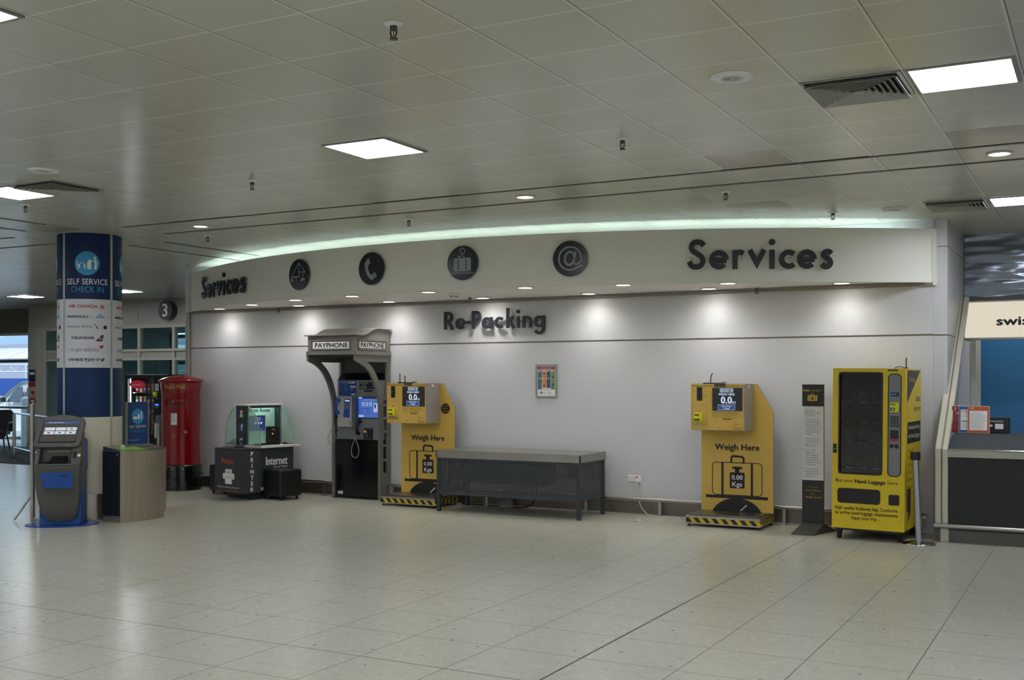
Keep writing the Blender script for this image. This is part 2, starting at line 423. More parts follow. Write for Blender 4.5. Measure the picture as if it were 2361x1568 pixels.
# ---- twin slots running across the ceiling
M_slot = mat('slot_dark', '#3c3b35', .6); M_slotr = mat('slot_rib', '#8d8c80', .5)
def slot_run(name, x0, x1, y0, y1):
    w = MB()
    if x1-x0 > y1-y0:
        for dy, m in ((-.016, M_slot), (0, M_slotr), (.016, M_slot)): w.box(x0, x1, y0+dy-.006, y0+dy+.006, CZ-.004, CZ+.01, m)
    else:
        for dx, m in ((-.016, M_slot), (0, M_slotr), (.016, M_slot)): w.box(x0+dx-.006, x0+dx+.006, y0, y1, CZ-.004, CZ+.01, m)
    struct(w.build(name))
k = 5
for a in ((-9.85, 8.9, 8.82, 8.82), (-9.85, 8.9, 9.47, 9.47), (-11.13, -11.13, 10.05, 12.1), (-10.46, -10.46, 10.05, 11.75), (-11.13, -11.13, 5.2, 8.5), (-10.46, -10.46, 5.2, 8.25),
          (-20, -11.75, 8.82, 8.82), (-20, -11.75, 9.47, 9.47), (-11.13, -11.13, 12.6, 14.2)):
    slot_run('trim_%d' % k, a[0], a[1], a[2], a[3]); k += 1
for u0, u1 in ((-6.33, -5.33), (-2.80, -1.62), (-9.1, -8.2)):
    struct(MB().box(u0, u1, 8.775, 8.787, CZ-.003, CZ+.01, M_slot).build('trim_%d' % k)); k += 1
# ================================================================ far facade, lobby and outdoors (left)
M_frame = mat('facade_cream_frame', '#a8a69a', .5)
M_fpanel = mat('facade_cream_panel', '#9b998f', .5)
M_glassT = glass('tinted_glass', '#d6e3e2', .08)
M_glassC = glass('clear_glass', '#eef3f4', .05)
VF = 17.04
w = MB()                                             # closed wall above the glazing, with upright joints
for a, b in ((-22.165, -20.6), (-20.59, -18.60), (-18.59, -16.4), (-16.39, -12.72)): w.box(a, b, VF, VF+.12, 2.86, CZ-.001, M_fpanel)
struct(w.build('wall_facade'))
struct(MB().box(-22.165, -21.83, VF-.02, V1, 0, 2.86, M_frame).build('column_facade'))
struct(MB().box(-22.165, -21.9, VF+.12, V1, 2.86, CZ-.001, M_fpanel).build('wall_facade_end'))
wins = [(-21.83, -21.62, -20.2), (-20.2, -20.12, -18.6), (-18.6, -18.53, -17.56), (-17.56, -17.49, -15.6), (-15.6, -15.52, -12.72)]
for i, (a, b, c) in enumerate(wins):
    w = MB(); w.box(a, b, VF, VF+.10, 0, 2.86, M_frame)
    for z0, z1 in ((2.79, 2.86), (2.28, 2.335), (2.09, 2.14), (0, .12)): w.box(b, c, VF, VF+.10, z0, z1, M_frame)
    w.box(b+.02, c-.02, VF+.03, VF+.07, 2.135, 2.285, M_fpanel)
    o = struct(w.build('window_%d' % (i+2)))
    g = MB().box(b, c, VF+.045, VF+.055, 2.335, 2.79, M_glassT).box(b, c, VF+.045, VF+.055, .12, 2.09, M_glassT); g.build('window_pane', o)
M_lob = mat('lobby_wall', '#8b9090', .6)
struct(MB().box(-22.16, -12.72, V1+.02, 21.6, -.12, 0, mat('lobby_mat', '#4a4d4c', .9)).build('floor_lobby'))
struct(MB().box(-22.16, -12.72, VF+.12, 21.6, 2.92, 3.0, M_lob).build('ceiling_lobby'))
w = MB()                                             # outer lobby glazing, open to daylight
for x in (-22.1, -20.9, -19.7, -18.5, -17.3, -16.1, -14.9, -13.7, -12.8): w.box(x-.05, x+.05, 21.4, 21.5, 0, 2.92, M_frame)
for z in (.05, 2.12, 2.82): w.box(-22.1, -12.72, 21.4, 21.5, z-.05, z+.05, M_frame)
w.box(-17.2, -14.9, 21.42, 21.48, .1, 2.8, M_lob)
o = struct(w.build('window_7')); MB().box(-22.1, -12.72, 21.445, 21.455, .1, 2.8, M_glassT).build('window_pane', o)
struct(MB().box(-22.16, -22.1, V1, 21.5, 0, 2.92, M_lob).build('wall_lobby'))
# inner lobby doors seen through the glass
w = MB()
for x in (-21.4, -20.3, -19.2, -18.1): w.box(x-.03, x+.03, 19.2, 19.26, 0, 2.2, M_frame)
w.box(-21.4, -18.1, 19.2, 19.26, 2.14, 2.2, M_frame); w.box(-21.4, -18.1, 19.2, 19.26, 0, .1, M_frame)
o = struct(w.build('door_1')); g = MB().box(-21.4, -18.1, 19.225, 19.235, .1, 2.14, M_glassT)
for i in range(12): g.box(-21.35+i*.27, -21.2+i*.27, 19.215, 19.222, 1.28, 1.33, M_white if i % 2 else M_navy)
g.build('door_pane', o)
# the big opening further left
M_dkframe = mat('window_dark_frame', '#55544c', .5)
w = MB().box(U0, -22.2, V1, V1+.12, 2.82, CZ-.001, mat('dark_wall_beam', '#6a675c', .6)); struct(w.build('wall_beam'))
w = MB(); w.box(U0, -22.2, V1+.02, V1+.1, 2.09, 2.155, M_dkframe); w.box(U0, -22.2, V1+.02, V1+.1, 2.76, 2.82, M_panelwhite)
for x in (-26.2, -29.2): w.box(x-.04, x+.04, V1+.02, V1+.1, 0, 2.82, M_dkframe)
o = struct(w.build('window_1')); MB().box(U0, -22.2, V1+.055, V1+.065, 0, 2.8, M_glassC).build('window_pane', o)
struct(MB().box(-24.6, -18.38, 14.25, V1, .001, .012, mat('dark_entrance_matting', '#2b2b2c', .95, noise=.2, nscale=60)).build('floor_matting'))
# ---- outdoors
struct(MB().box(-160, 30, V1+.08, 220, -.30, -.16, mat('outdoor_paving', '#8f8f90', .8)).build('ground_outside'))
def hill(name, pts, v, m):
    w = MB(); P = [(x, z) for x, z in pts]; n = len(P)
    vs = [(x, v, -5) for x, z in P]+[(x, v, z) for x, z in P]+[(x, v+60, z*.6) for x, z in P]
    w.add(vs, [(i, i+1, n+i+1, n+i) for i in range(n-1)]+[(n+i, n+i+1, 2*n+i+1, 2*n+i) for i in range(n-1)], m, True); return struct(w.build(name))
R = random.Random(3)
def ridge(x0, x1, z, a, n=40): return [(x0+(x1-x0)*i/n, z+a*(sin(i*.9)+.6*sin(i*.37+1)+R.uniform(-.4, .4))) for i in range(n+1)]
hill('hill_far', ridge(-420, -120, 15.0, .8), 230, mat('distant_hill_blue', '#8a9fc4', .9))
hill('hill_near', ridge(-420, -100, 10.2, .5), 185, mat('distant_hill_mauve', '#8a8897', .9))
t = thing('canopy', 'white arched walkway canopy beyond the blue hoarding outdoors', 'canopy', (-95, 88, -.16))
M_can = mat('canopy_white_roof', '#c9d0d8', .5); M_canrib = mat('canopy_rib', '#f2f4f6', .5)
r = MB(); prof = arcpts(0, 0, 5, 20, 160, 14)
def can(x, y, z0): return (x, 88+y, z0)
L0 = [(-130, 88+y*1.3, 3.33+z*.39) for y, z in prof]; L1 = [(-60, 88+y*1.3, 3.33+z*.39) for y, z in prof]
r.add(L0+L1, [(i, i+1, len(L0)+i+1, len(L0)+i) for i in range(len(L0)-1)], M_can, True)
r.build('roof', t); 
for x in range(-128, -60, 3):
    w = MB(); w.tube([(x, 88+y*1.3, 3.40+z*.39) for y, z in prof], .09, M_canrib, 6); w.build('roof_rib', t)
w = MB()
for z in (2.5, 3.3): w.tube([(-130, 82, z), (-60, 82, z)], .09, M_can, 6)
for i in range(28): w.tube([(-130+i*2.5, 82, 3.3), (-128.75+i*2.5, 82, 2.5), (-127.5+i*2.5, 82, 3.3)], .05, M_can, 5)
w.build('truss', t)
for x in range(-125, -60, 9): MB().box(x-.12, x+.12, 81.9, 82.1, -.16, 3.3, M_can).build('post', t)
w = MB(); w.box(-150, -40, 78, 78.1, -.16, 1.75, mat('blue_hoarding_paint', '#0a4290', .5)); tag(w.build('hoarding'), 'long blue hoarding fence outdoors behind the white van', 'fence')
w = MB(); w.box(-120, -84, 120, 126, -.16, 3.2, mat('pale_brickwork', '#a88f7c', .8, noise=.2, nscale=2)); tag(w.build('brick_building'), 'pale brick building far outdoors under the canopy', 'building')
t = thing('truck', 'white truck cab far outdoors just above the blue hoarding', 'truck', (-83.5, 92, -.16))
w = MB(); w.hexa([(-86.5, 90, .3), (-81, 90, .3), (-81, 93, .3), (-86.5, 93, .3)], [(-85.6, 90, 2.35), (-81, 90, 2.35), (-81, 93, 2.35), (-85.6, 93, 2.35)], M_white); w.build('cab', t)
MB().poly(Fr((-85.4, 89.99, 1.4)), [(0, 0), (2.6, 0), (2.6, .75), (.35, .75)], M_black, .01).build('window', t)
for x in (-85.2, -82): MB().tube([(x, 89.9, .3), (x, 90.3, .3)], .46, M_black, 16).build('wheel', t)
# ---- white van
t = thing('van', 'white van parked outside the left-hand window', 'van', (-27.5, 22.6, -.16))
M_van = mat('van_white_paint', '#e2e5e8', .3, coat=.5); M_vglass = mat('van_window_glass', '#3c4c60', .08, spec=.8)
side = [(-30.75, .12), (-30.8, .55), (-30.55, .86), (-29.75, 1.05), (-29.15, 1.42), (-28.75, 1.60), (-28.2, 1.67), (-26.6, 1.68), (-26.3, 1.62), (-26.2, .9), (-26.2, .12)]
def sec(y, sx, sz): return [Vector((-28.4+(x+28.4)*sx, y, .1+(z-.1)*sz)) for x, z in side]
w = MB(); w.loft([sec(21.8+.10, .985, .97), sec(21.8, 1, .62), sec(21.82, 1, .6), sec(21.95, 1, 1), sec(23.45, 1, 1), sec(23.6, .985, .97)][0:1]+[sec(21.80, 1, .985), sec(21.95, 1, 1), sec(23.45, 1, 1), sec(23.6, 1, .985)], M_van, False); w.build('body', t, .04)
F = FRONT(21.80)
for P in ([(-29.33, 1.0), (-28.62, 1.0), (-28.62, 1.42), (-28.80, 1.42), (-29.05, 1.25)], [(-28.50, 1.0), (-27.75, 1.0), (-27.75, 1.42), (-28.40, 1.42)], [(-27.65, 1.0), (-26.6, 1.0), (-26.65, 1.40), (-27.65, 1.42)]):
    w = MB(); w.poly(F, P, M_vglass, .012); w.ribbon(F, P, .03, M_black, None, .011, True); w.build('window', t)
w = MB(); w.poly(Fr((-29.75, 22.7, 1.07), (0, -1, 0), (.6, 0, .36)), [(-.75, .02), (.75, .02), (.68, .68), (-.68, .68)], M_vglass, .02); w.build('windscreen', t)
w = MB(); w.hexa([(-29.5, 21.66, .98), (-29.36, 21.66, .98), (-29.36, 21.8, .98), (-29.5, 21.8, .98)], [(-29.5, 21.66, 1.12), (-29.4, 21.66, 1.12), (-29.4, 21.8, 1.12), (-29.5, 21.8, 1.12)], M_black); w.build('mirror', t, .02)
for x in (-28.75, -28.25):
    MB().box(x, x+.17, 21.77, 21.80, .80, .825, M_alu).build('door_handle', t)
for P in ([(-28.56, .2), (-28.56, 1.4)], [(-29.4, .3), (-29.35, .98)]): MB().ribbon(F, P, .012, M_grey, None, .006).build('door_gap', t)
for x in (-29.9, -27.1):
    q = MB(); q.tube([(x, 21.78, .14), (x, 22.0, .14)], .31, M_black, 24, False); q.build('tyre', t); MB().tube([(x, 21.765, .14), (x, 21.8, .14)], .2, M_alu, 20, False).build('wheel_trim', t)
tag(MB().lathe([(.22, 0), (.22, 1.3), (.16, 1.36), (0, 1.36)], (-25.45, 19.6, -.16), mat('white_bollard', '#d5d9e0', .4)).build('bollard'), 'thick white bollard outside the window in front of the van', 'bollard')
tag(MB().tube([(-37.2, 30, -.16), (-37.2, 30, 1.62), (-35.2, 30, 1.62), (-35.2, 30, -.16)], .035, M_alu, 8).build('pipe_barrier'), 'grey pipe barrier hoop standing outdoors behind the van', 'barrier')
# ---- inside, left: rails, chairs
t = thing('railing', 'steel tube railing by the entrance matting with upright post', 'railing', (-20.47, 15.38, 0))
MB().tube([(-20.47, 15.38, 0), (-20.47, 15.38, .97)], .035, M_chrome, 12).build('post', t)
MB().tube([(-20.47, 15.38, .955), (-17.6, 13.95, .955)], .022, M_chrome, 10).build('top_rail', t)
MB().tube([(-20.47, 15.38, .22), (-17.6, 13.95, .22)], .022, M_chrome, 10).build('lower_rail', t)
MB().tube([(-17.6, 13.95, 0), (-17.6, 13.95, .97)], .035, M_chrome, 12).build('post', t)
t = thing('railing', 'steel tube railing running along under the left-hand window', 'railing', (-24, 17.2, 0))
MB().tube([(-30.0, 17.2, 1.0), (-22.3, 17.2, 1.0)], .028, M_chrome, 10).build('top_rail', t)
for x in (-22.4, -25.4, -28.2): MB().tube([(x, 17.2, 0), (x, 17.2, 1.0)], .028, M_chrome, 10).build('post', t)
def chair(loc, rz, label):
    t = thing('waiting_chair', label, 'chair', loc, rz, None, True)
    M = mat('black_chair_fabric', '#17181a', .7)
    MB().prism(Fr((0, .02, 0), (1, 0, 0), (0, .28, 1)), rrect(-.3, .3, .42, .98, .10), -.03, .03, M).build('backrest', t, .01)
    MB().prism(Fr((0, 0, .42), (1, 0, 0), (0, 1, 0)), rrect(-.3, .3, -.52, .04, .08), -.04, .05, M).build('seat', t, .01)
    for sx in (-1, 1):
        for y in (-.42, .02): MB().tube([(sx*.2, y*.7, .40), (sx*.28, y*1.1, 0)], .018, M_black, 8).build('leg', t)
    for sx in (-1, 1): MB().tube([(sx*.31, .05, .45), (sx*.33, .02, .66), (sx*.33, -.4, .66), (sx*.31, -.46, .45)], .02, M_black, 8).build('armrest', t)
    return t
chair((-22.9, 16.75, 0), radians(40), 'black low-backed chair by the window, behind the steel railing post')
chair((-24.0, 16.9, 0), radians(70), 'black chair cut off by the left edge of the photo, by the window')
# ---- round number sign on the far wall
t = thing('number_sign', 'round dark gate number sign reading 3 on the far wall', 'sign', (-17.75, VF, 3.145))
M_sgn = mat('sign_charcoal', '#33373b', .4)
MB().tube([(-17.60, VF-.005, 3.145), (-17.60, VF-.16, 3.145)], .20, M_sgn, 40, False).build('disc', t, .006)
MB().text(FRONT(VF-.16), '3', -17.60, 3.145-.13, .27, M_white, .004, al='c', bold=.03).build('numeral', t)
# ================================================================ CEILING FITTINGS
M_lit = mat('lit_diffuser', '#f3f8ff', emit=L_PANEL)
def ceil_panel():
    t = thing('ceiling_light', '', 'ceiling light', (0, 0, CZ), local=True)
    w = MB(); a, b = .284, .262
    for x0, x1, y0, y1 in ((-a, a, -a, -b), (-a, a, b, a), (-a, -b, -b, b), (b, a, -b, b)): w.box(x0, x1, y0, y1, -.012, -.001, M_alu)
    w.build('frame', t); MB().box(-b, b, -b, b, -.007, -.002, M_lit).build('diffuser', t)
    return t
C0 = -.7104; S_ = .5866
spots_ = [(-4.817, 6.70, 'square lit ceiling panel in the middle of the ceiling, above the payphone side'),
 (-.71, 6.70, 'large square lit ceiling panel at top right beside the louvred vent'),
 (-8.92, 6.70, 'square lit ceiling panel above the check-in column at the left edge'),
 (-4.817, 3.18, 'square lit ceiling panel cut off by the top left corner'),
 (-.71, 11.63, 'square lit ceiling panel above the cream lightbox sign at the right edge'),
 (-19.92, 15.24, 'distant square lit ceiling panel left of the blue column'),
 (-17.02, 15.24, 'distant square lit ceiling panel just right of the blue column')]
pl = ceil_panel(); first = True
G = 'square lit ceiling panels'
for x, y, lb in spots_:
    if first: pl.location = (x, y, CZ); pl['label'] = lb; pl['group'] = G; first = False
    else: dup(pl, (x, y, CZ), lb, group=G)
for i in range(-4, 3):
    for y in (3.18, -.34, -3.86, -7.38, -10.9, -14.42, -17.94):
        x = C0+4.106*i
        if y == 3.18 and i in (-1,): continue
        dup(pl, (x, y, CZ), 'square lit ceiling panel of the hall outside the picture', group='square lit ceiling panels outside the picture')
for x, y in ((3.396, 6.7), (7.5, 6.7), (-17.13, 6.7), (-21.2, 6.7), (-13.03, 6.7)):
    dup(pl, (x, y, CZ), 'square lit ceiling panel of the hall outside the picture', group='square lit ceiling panels outside the picture')
# louvred air vents
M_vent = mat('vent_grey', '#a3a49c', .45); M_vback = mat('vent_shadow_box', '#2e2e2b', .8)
def vent():
    t = thing('air_vent', '', 'vent', (0, 0, CZ), local=True); a = .283
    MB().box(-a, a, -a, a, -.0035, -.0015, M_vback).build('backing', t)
    w = MB()
    for x0, x1, y0, y1 in ((-a, a, -a, -a+.02), (-a, a, a-.02, a), (-a, -a+.02, -a+.02, a-.02), (a-.02, a, -a+.02, a-.02)): w.box(x0, x1, y0, y1, -.008, -.001, M_vent)
    w.build('frame', t)
    for k in range(7):
        o = .262-k*.036; i = o-.030; w = MB()
        C = [(-1, -1), (1, -1), (1, 1), (-1, 1)]
        vs = [(sx*o, sy*o, -.03) for sx, sy in C]+[(sx*i, sy*i, -.004) for sx, sy in C]+[(sx*o, sy*o, -.033) for sx, sy in C]+[(sx*i, sy*i, -.007) for sx, sy in C]
        fs = []
        for q in range(4):
            r_ = (q+1) % 4; fs += [(q, r_, 4+r_, 4+q), (8+r_, 8+q, 12+q, 12+r_), (q, 8+q, 8+r_, r_), (4+q, 4+r_, 12+r_, 12+q)]
        w.add(vs, fs, M_vent).build('louvre', t)
    return t
vn = vent(); vn.location = (-1.297, 6.70, CZ); vn['label'] = 'large square louvred air vent beside the bright panel at top right'; vn['group'] = 'louvred air vents'
dup(vn, (-8.33, 6.70, CZ), 'square louvred air vent beside the lit panel at the left edge', group='louvred air vents')
dup(vn, (-1.297, 11.63, CZ), 'dirty square louvred air vent above the end of the white fascia on the right', group='louvred air vents')
# sprinklers
M_brass = mat('sprinkler_metal', '#4d4c48', .35, metal=.5)
def sprinkler():
    t = thing('sprinkler', '', 'sprinkler', (0, 0, CZ), local=True)
    MB().lathe([(.0, -.012), (.028, -.014), (.048, -.004), (.05, -.0015)], (0, 0, 0), M_white, 20).build('escutcheon', t)
    w = MB(); w.lathe([(.0, -.035), (.017, -.034), (.019, -.013)], (0, 0, 0), M_brass, 14)
    for sx in (-1, 1): w.tube([(sx*.016, 0, -.03), (sx*.018, 0, -.05), (sx*.006, 0, -.072)], .004, M_brass, 6)
    w.build('frame', t); MB().tube([(0, 0, -.034), (0, 0, -.066)], .0025, M_red, 6).build('glass_bulb', t)
    MB().lathe([(0, -.078), (.02, -.079), (.021, -.073), (0, -.072)], (0, 0, 0), M_brass, 16).build('deflector', t)
    return t
SP = [(-3.052, 4.40, CZ, 'largest sprinkler, near the top of the photo left of centre'), (-3.064, 7.30, CZ, 'ceiling sprinkler in the upper right half, below the round speaker'),
 (-6.562, 7.30, CZ, 'ceiling sprinkler left of the central lit panel'), (-6.633, 9.85, CZ, 'ceiling sprinkler just above the fascia, over the telephone icon'),
 (-3.09, 9.82, CZ, 'ceiling sprinkler above the large right-hand Services lettering'), (-2.488, 11.55, CZ, 'ceiling sprinkler at the glowing cove above the right end of the fascia'),
 (-9.439, 7.22, CZ, 'ceiling sprinkler under the lit panel at the left edge'), (-9.53, 9.82, CZ, 'ceiling sprinkler left of the fascia beyond the slots'),
 (-7.20, 12.10, 2.745, 'small sprinkler under the soffit above the Re-Packing lettering'), (-3.55, 12.45, 2.745, 'small sprinkler under the soffit below the big Services lettering'), (-10.72, 12.5, 2.745, 'small sprinkler under the left end of the soffit')]
s0 = sprinkler()
for i, (x, y, z, lb) in enumerate(SP):
    if i == 0: s0.location = (x, y, z); s0['label'] = lb; s0['group'] = 'sprinklers'
    else: dup(s0, (x, y, z), lb, group='sprinklers')
# round ceiling speakers
def speaker():
    t = thing('ceiling_speaker', '', 'speaker', (0, 0, CZ), local=True)
    MB().lathe([(.0, -.012), (.10, -.012), (.125, -.008), (.13, -.0015)], (0, 0, 0), M_white, 36).build('grille', t)
    w = MB(); F = Fr((0, 0, -.012), (1, 0, 0), (0, -1, 0))
    for k in range(20):
        a = 2*pi*k/20; w.ribbon(F, [(.015*cos(a), .015*sin(a)), (.065*cos(a), .065*sin(a))], .004, M_grey)
    for k in range(3):
        a = 2*pi*k/3; w.disc(F, .115*cos(a), .115*sin(a), .006, M_grey)
    w.build('slots', t); return t
sp = speaker(); sp.location = (-1.88, 6.10, CZ); sp['label'] = 'round white ceiling speaker left of the louvred vent at top right'; sp['group'] = 'ceiling speakers'
dup(sp, (-1.889, 11.62, CZ), 'round white ceiling speaker above the right end of the fascia', group='ceiling speakers')
dup(sp, (-7.75, 6.10, CZ), 'round white ceiling speaker at the left edge, above the vent', group='ceiling speakers')
# recessed downlights
M_ddisc = mat('downlight_lens', '#fff6e6', emit=L_DISC); M_cdisc = mat('ceiling_downlight_lens', '#fff0d4', emit=9)
M_trim = mat('downlight_trim', '#d7d3ca', .3)
def downlight(m, r):
    t = thing('downlight', '', 'downlight', (0, 0, 0), local=True)
    MB().lathe([(r*.80, -.002), (r*.84, -.012), (r, -.008), (r*1.03, -.0015), (r*.80, -.0015)], (0, 0, 0), M_trim, 32).build('trim_ring', t)
    MB().lathe([(0, -.006), (r*.8, -.006), (r*.8, -.002)], (0, 0, 0), m, 28).build('lens', t)
    return t
d0 = downlight(M_cdisc, .095)
for i, (x, y, lb) in enumerate(((-4.847, 9.17, 'round ceiling downlight between the slots, above the @ icon'), (-9.009, 9.17, 'round ceiling downlight between the slots, right of the column top'), (-.716, 9.15, 'round ceiling downlight between the slots at the right edge'))):
    q = d0 if i == 0 else dup(d0, (x, y, CZ), lb)
    q.location = (x, y, CZ); q['label'] = lb; q['group'] = 'downlights between the ceiling slots'
DL = [(-11.757, 12.36, 'back', 'first from the left end'), (-10.229, 12.36, 'back', 'second from the left end'), (-8.639, 12.34, 'back', 'above the payphone'), (-7.157, 12.36, 'back', 'above the Re-Packing lettering'),
 (-5.64, 12.36, 'back', 'above the framed poster'), (-4.09, 12.35, 'back', 'above the right-hand weighing machine'), (-2.562, 12.33, 'back', 'above the yellow vending machine'),
 (-10.70, 11.90, 'front', 'first from the left end'), (-9.551, 11.47, 'front', 'under the yacht icon'), (-8.46, 11.27, 'front', 'under the telephone icon'), (-7.249, 11.19, 'front', 'left of the suitcase icon'), (-5.913, 11.19, 'front', 'left of the @ icon'),
 (-4.773, 11.39, 'front', 'right of the @ icon'), (-3.676, 11.76, 'front', 'under the big Services lettering')]
d1 = downlight(M_ddisc, .105)
for i, (x, y, row, lb) in enumerate(DL):
    lb = 'soffit downlight, %s row, %s' % (row, lb)
    q = d1 if i == 0 else dup(d1, (x, y, 2.745), lb)
    q.location = (x, y, 2.745); q['label'] = lb; q['group'] = 'soffit downlights'
    spot('downlight_lamp', q, (0, 0, -.03), L_DOWN if row == 'back' else L_DOWN*.45, 155, 1.0, (1, .98, .95), .08)
# smoke detector under the soffit
t = thing('smoke_detector', 'small white smoke detector under the soffit near the suitcase icon', 'detector', (-7.10, 11.55, 2.745))
MB().lathe([(0, -.06), (.035, -.058), (.045, -.035), (.06, -.03), (.062, -.001)], (-7.10, 11.55, 2.745), M_white, 24).build('body', t)
w = MB()
for k in range(8):
    a = 2*pi*k/8; w.box(-7.10+.047*cos(a)-.006, -7.10+.047*cos(a)+.006, 11.55+.047*sin(a)-.006, 11.55+.047*sin(a)+.006, 2.745-.048, 2.745-.038, M_black)
w.build('vents', t)
# cove lamps hidden behind the fascia, their light washes the ceiling
M_tube = mat('cove_tube', '#dff8f6', emit=L_COVE)
cv = None
for k in range(14):
    a = -33+k*5.0
    P = [arcp(a, -.22, 3.06), arcp(a+4.4, -.22, 3.06)]
    t = thing('cove_lamp', 'fluorescent tube in the cove behind the curved fascia', 'lamp', tuple((P[0]+P[1])/2), group='cove lamps behind the fascia')
    MB().tube([P[0]+Vector((0, 0, .05)), P[1]+Vector((0, 0, .05))], .014, M_tube, 8).build('tube', t)
    w = MB(); w.tube([P[0], P[1]], .022, M_white, 6); w.build('batten', t)
# ================================================================ LETTERING AND ICONS
def G_(c, d, *a): return arcpts(c[0], c[1], d, *a)
SW = .172
def glyph(ch):
    """strokes (polyline, closed) and discs in units of the capital height"""
    e_ = lambda x: [( [(x-.235+.02, .30), (x+.25, .30)], 0), (arcpts(x, .315, .235, 0, 318, 26), 0)]
    if ch == 'S': return [(spline([(.55, .79), (.47, .885), (.34, .915), (.20, .865), (.145, .745), (.20, .625), (.33, .535), (.47, .43), (.53, .285), (.465, .14), (.315, .085), (.165, .125), (.075, .265)], 5), 0)], .62
    if ch == 's': return [(spline([(.385, .50), (.315, .56), (.225, .565), (.145, .515), (.15, .43), (.235, .36), (.335, .28), (.35, .16), (.27, .075), (.16, .075), (.07, .155)], 5), 0)], .45
    if ch == 'e': return e_(.315), .62
    if ch == 'c': return [(arcpts(.315, .315, .235, 46, 314, 24), 0)], .50
    if ch == 'r': return [([(.09, 0), (.09, .63)], 0), (spline([(.09, .36), (.115, .47), (.185, .545), (.28, .55), (.37, .515)], 5), 0)], .42
    if ch == 'v': return [([(.075, .63), (.313, .185), (.55, .63)], 0)], .62
    if ch == 'i': return [([(.09, 0), (.09, .63)], 0), ('dot', .09, .885, .105)], .18
    if ch == '-': return [([(0, .37), (.30, .37)], 0)], .3
    if ch == 'P': return [([(.09, 0), (.09, 1)], 0), ([(.09, .915), (.30, .915)]+arcpts(.30, .70, .215, 90, -90, 16)+[(.09, .485)], 0)], .60
    if ch == 'R': return [([(.09, 0), (.09, 1)], 0), ([(.09, .915), (.28, .915)]+arcpts(.28, .70, .215, 90, -90, 16)+[(.09, .485)], 0), ([(.25, .48), (.58, .0)], 0)], .64
    if ch == 'a': return [(arcpts(.315, .315, .235, 0, 360, 30)[:-1], 1), ([(.585, 0), (.585, .63)], 0)], .67
    if ch == 'k': return [([(.09, 0), (.09, 1.10)], 0), ([(.42, .63), (.13, .33)], 0), ([(.18, .36), (.47, .0)], 0)], .52
    if ch == 'n': return [([(.09, 0), (.09, .63)], 0), ([(.09, .33)]+arcpts(.295, .345, .205, 170, 0, 16)+[(.50, 0)], 0)], .59
    if ch == 'g': return [(arcpts(.315, .315, .235, 0, 360, 30)[:-1], 1), ([(.58, .63), (.58, -.05)]+arcpts(.325, -.05, .255, 0, -155, 16), 0)], .67
def letter(mb, F, ch, h, o0, o1, m, sw=SW):
    st, wd = glyph(ch)
    for j, s_ in enumerate(st):
        o1 = o1+.0009*(j > 0)
        if s_[0] == 'dot': mb.prism(F, [(s_[1]*h+x, s_[2]*h+y) for x, y in arcpts(0, 0, s_[3]*h, 0, 360, 24)[:-1]], o0, o1, m)
        else: mb.ribbon(F, [(x*h, y*h) for x, y in s_[0]], sw*h, m, o0, o1, bool(s_[1]))
def tang(deg, z, dr=0):
    a = radians(deg); return Fr(arcp(deg, dr, z), (cos(a), sin(a), 0), (0, 0, 1))
right = [('S', 19.611, 20.878), ('e', 21.122, 22.339), ('r', 22.618, 23.445), ('v', 23.607, 24.84), ('i', 25.047, 25.398), ('c', 25.65, 26.733), ('e', 26.896, 28.119), ('s', 28.364, 29.257)]
left = [(c_, -30.426+(a-19.611)*1.057, -30.426+(b-19.611)*1.057) for c_, a, b in right]
for L_, lb in ((right, 'large dark raised Services lettering on the right of the curved fascia'), (left, 'dark raised Services lettering on the far left end of the curved fascia')):
    p = arcp((L_[0][1]+L_[-1][2])/2, .02, 2.87); t = thing('sign_lettering', lb, 'sign', tuple(p), group='Services lettering on the fascia')
    for c_, a, b in L_:
        h = .325; wd = glyph(c_)[1]*h; mid = (a+b)/2
        F = tang(mid, 2.868); F = Fr(F.p(-wd/2, 0, 0), F.X, F.Y)
        w = MB(); letter(w, F, c_, h, .030, .055, M_dark)
        for q in (.25, .75): w.tube([F.p(wd*q if c_ != 'i' else .03, .12 if c_ != 'v' else .15, -.005), F.p(wd*q if c_ != 'i' else .03, .12 if c_ != 'v' else .15, .032)], .006, M_dark, 6)
        w.build('letter', t)
RP = [('R', -7.886), ('e', -7.702), ('-', -7.547), ('P', -7.448), ('a', -7.292), ('c', -7.096), ('k', -6.921), ('i', -6.767), ('n', -6.685), ('g', -6.512)]
t = thing('sign_lettering', 'dark raised Re-Packing lettering on the white wall under the soffit', 'sign', (-7.12, V, 2.35))
for c_, x in RP:
    w = MB(); F = Fr((x, V-.02, 2.35)); letter(w, F, c_, .240, .02, .045, M_dark, .166)
    w.tube([F.p(.045, .09, -.02), F.p(.045, .09, .025)], .006, M_dark, 6); w.build('letter', t)
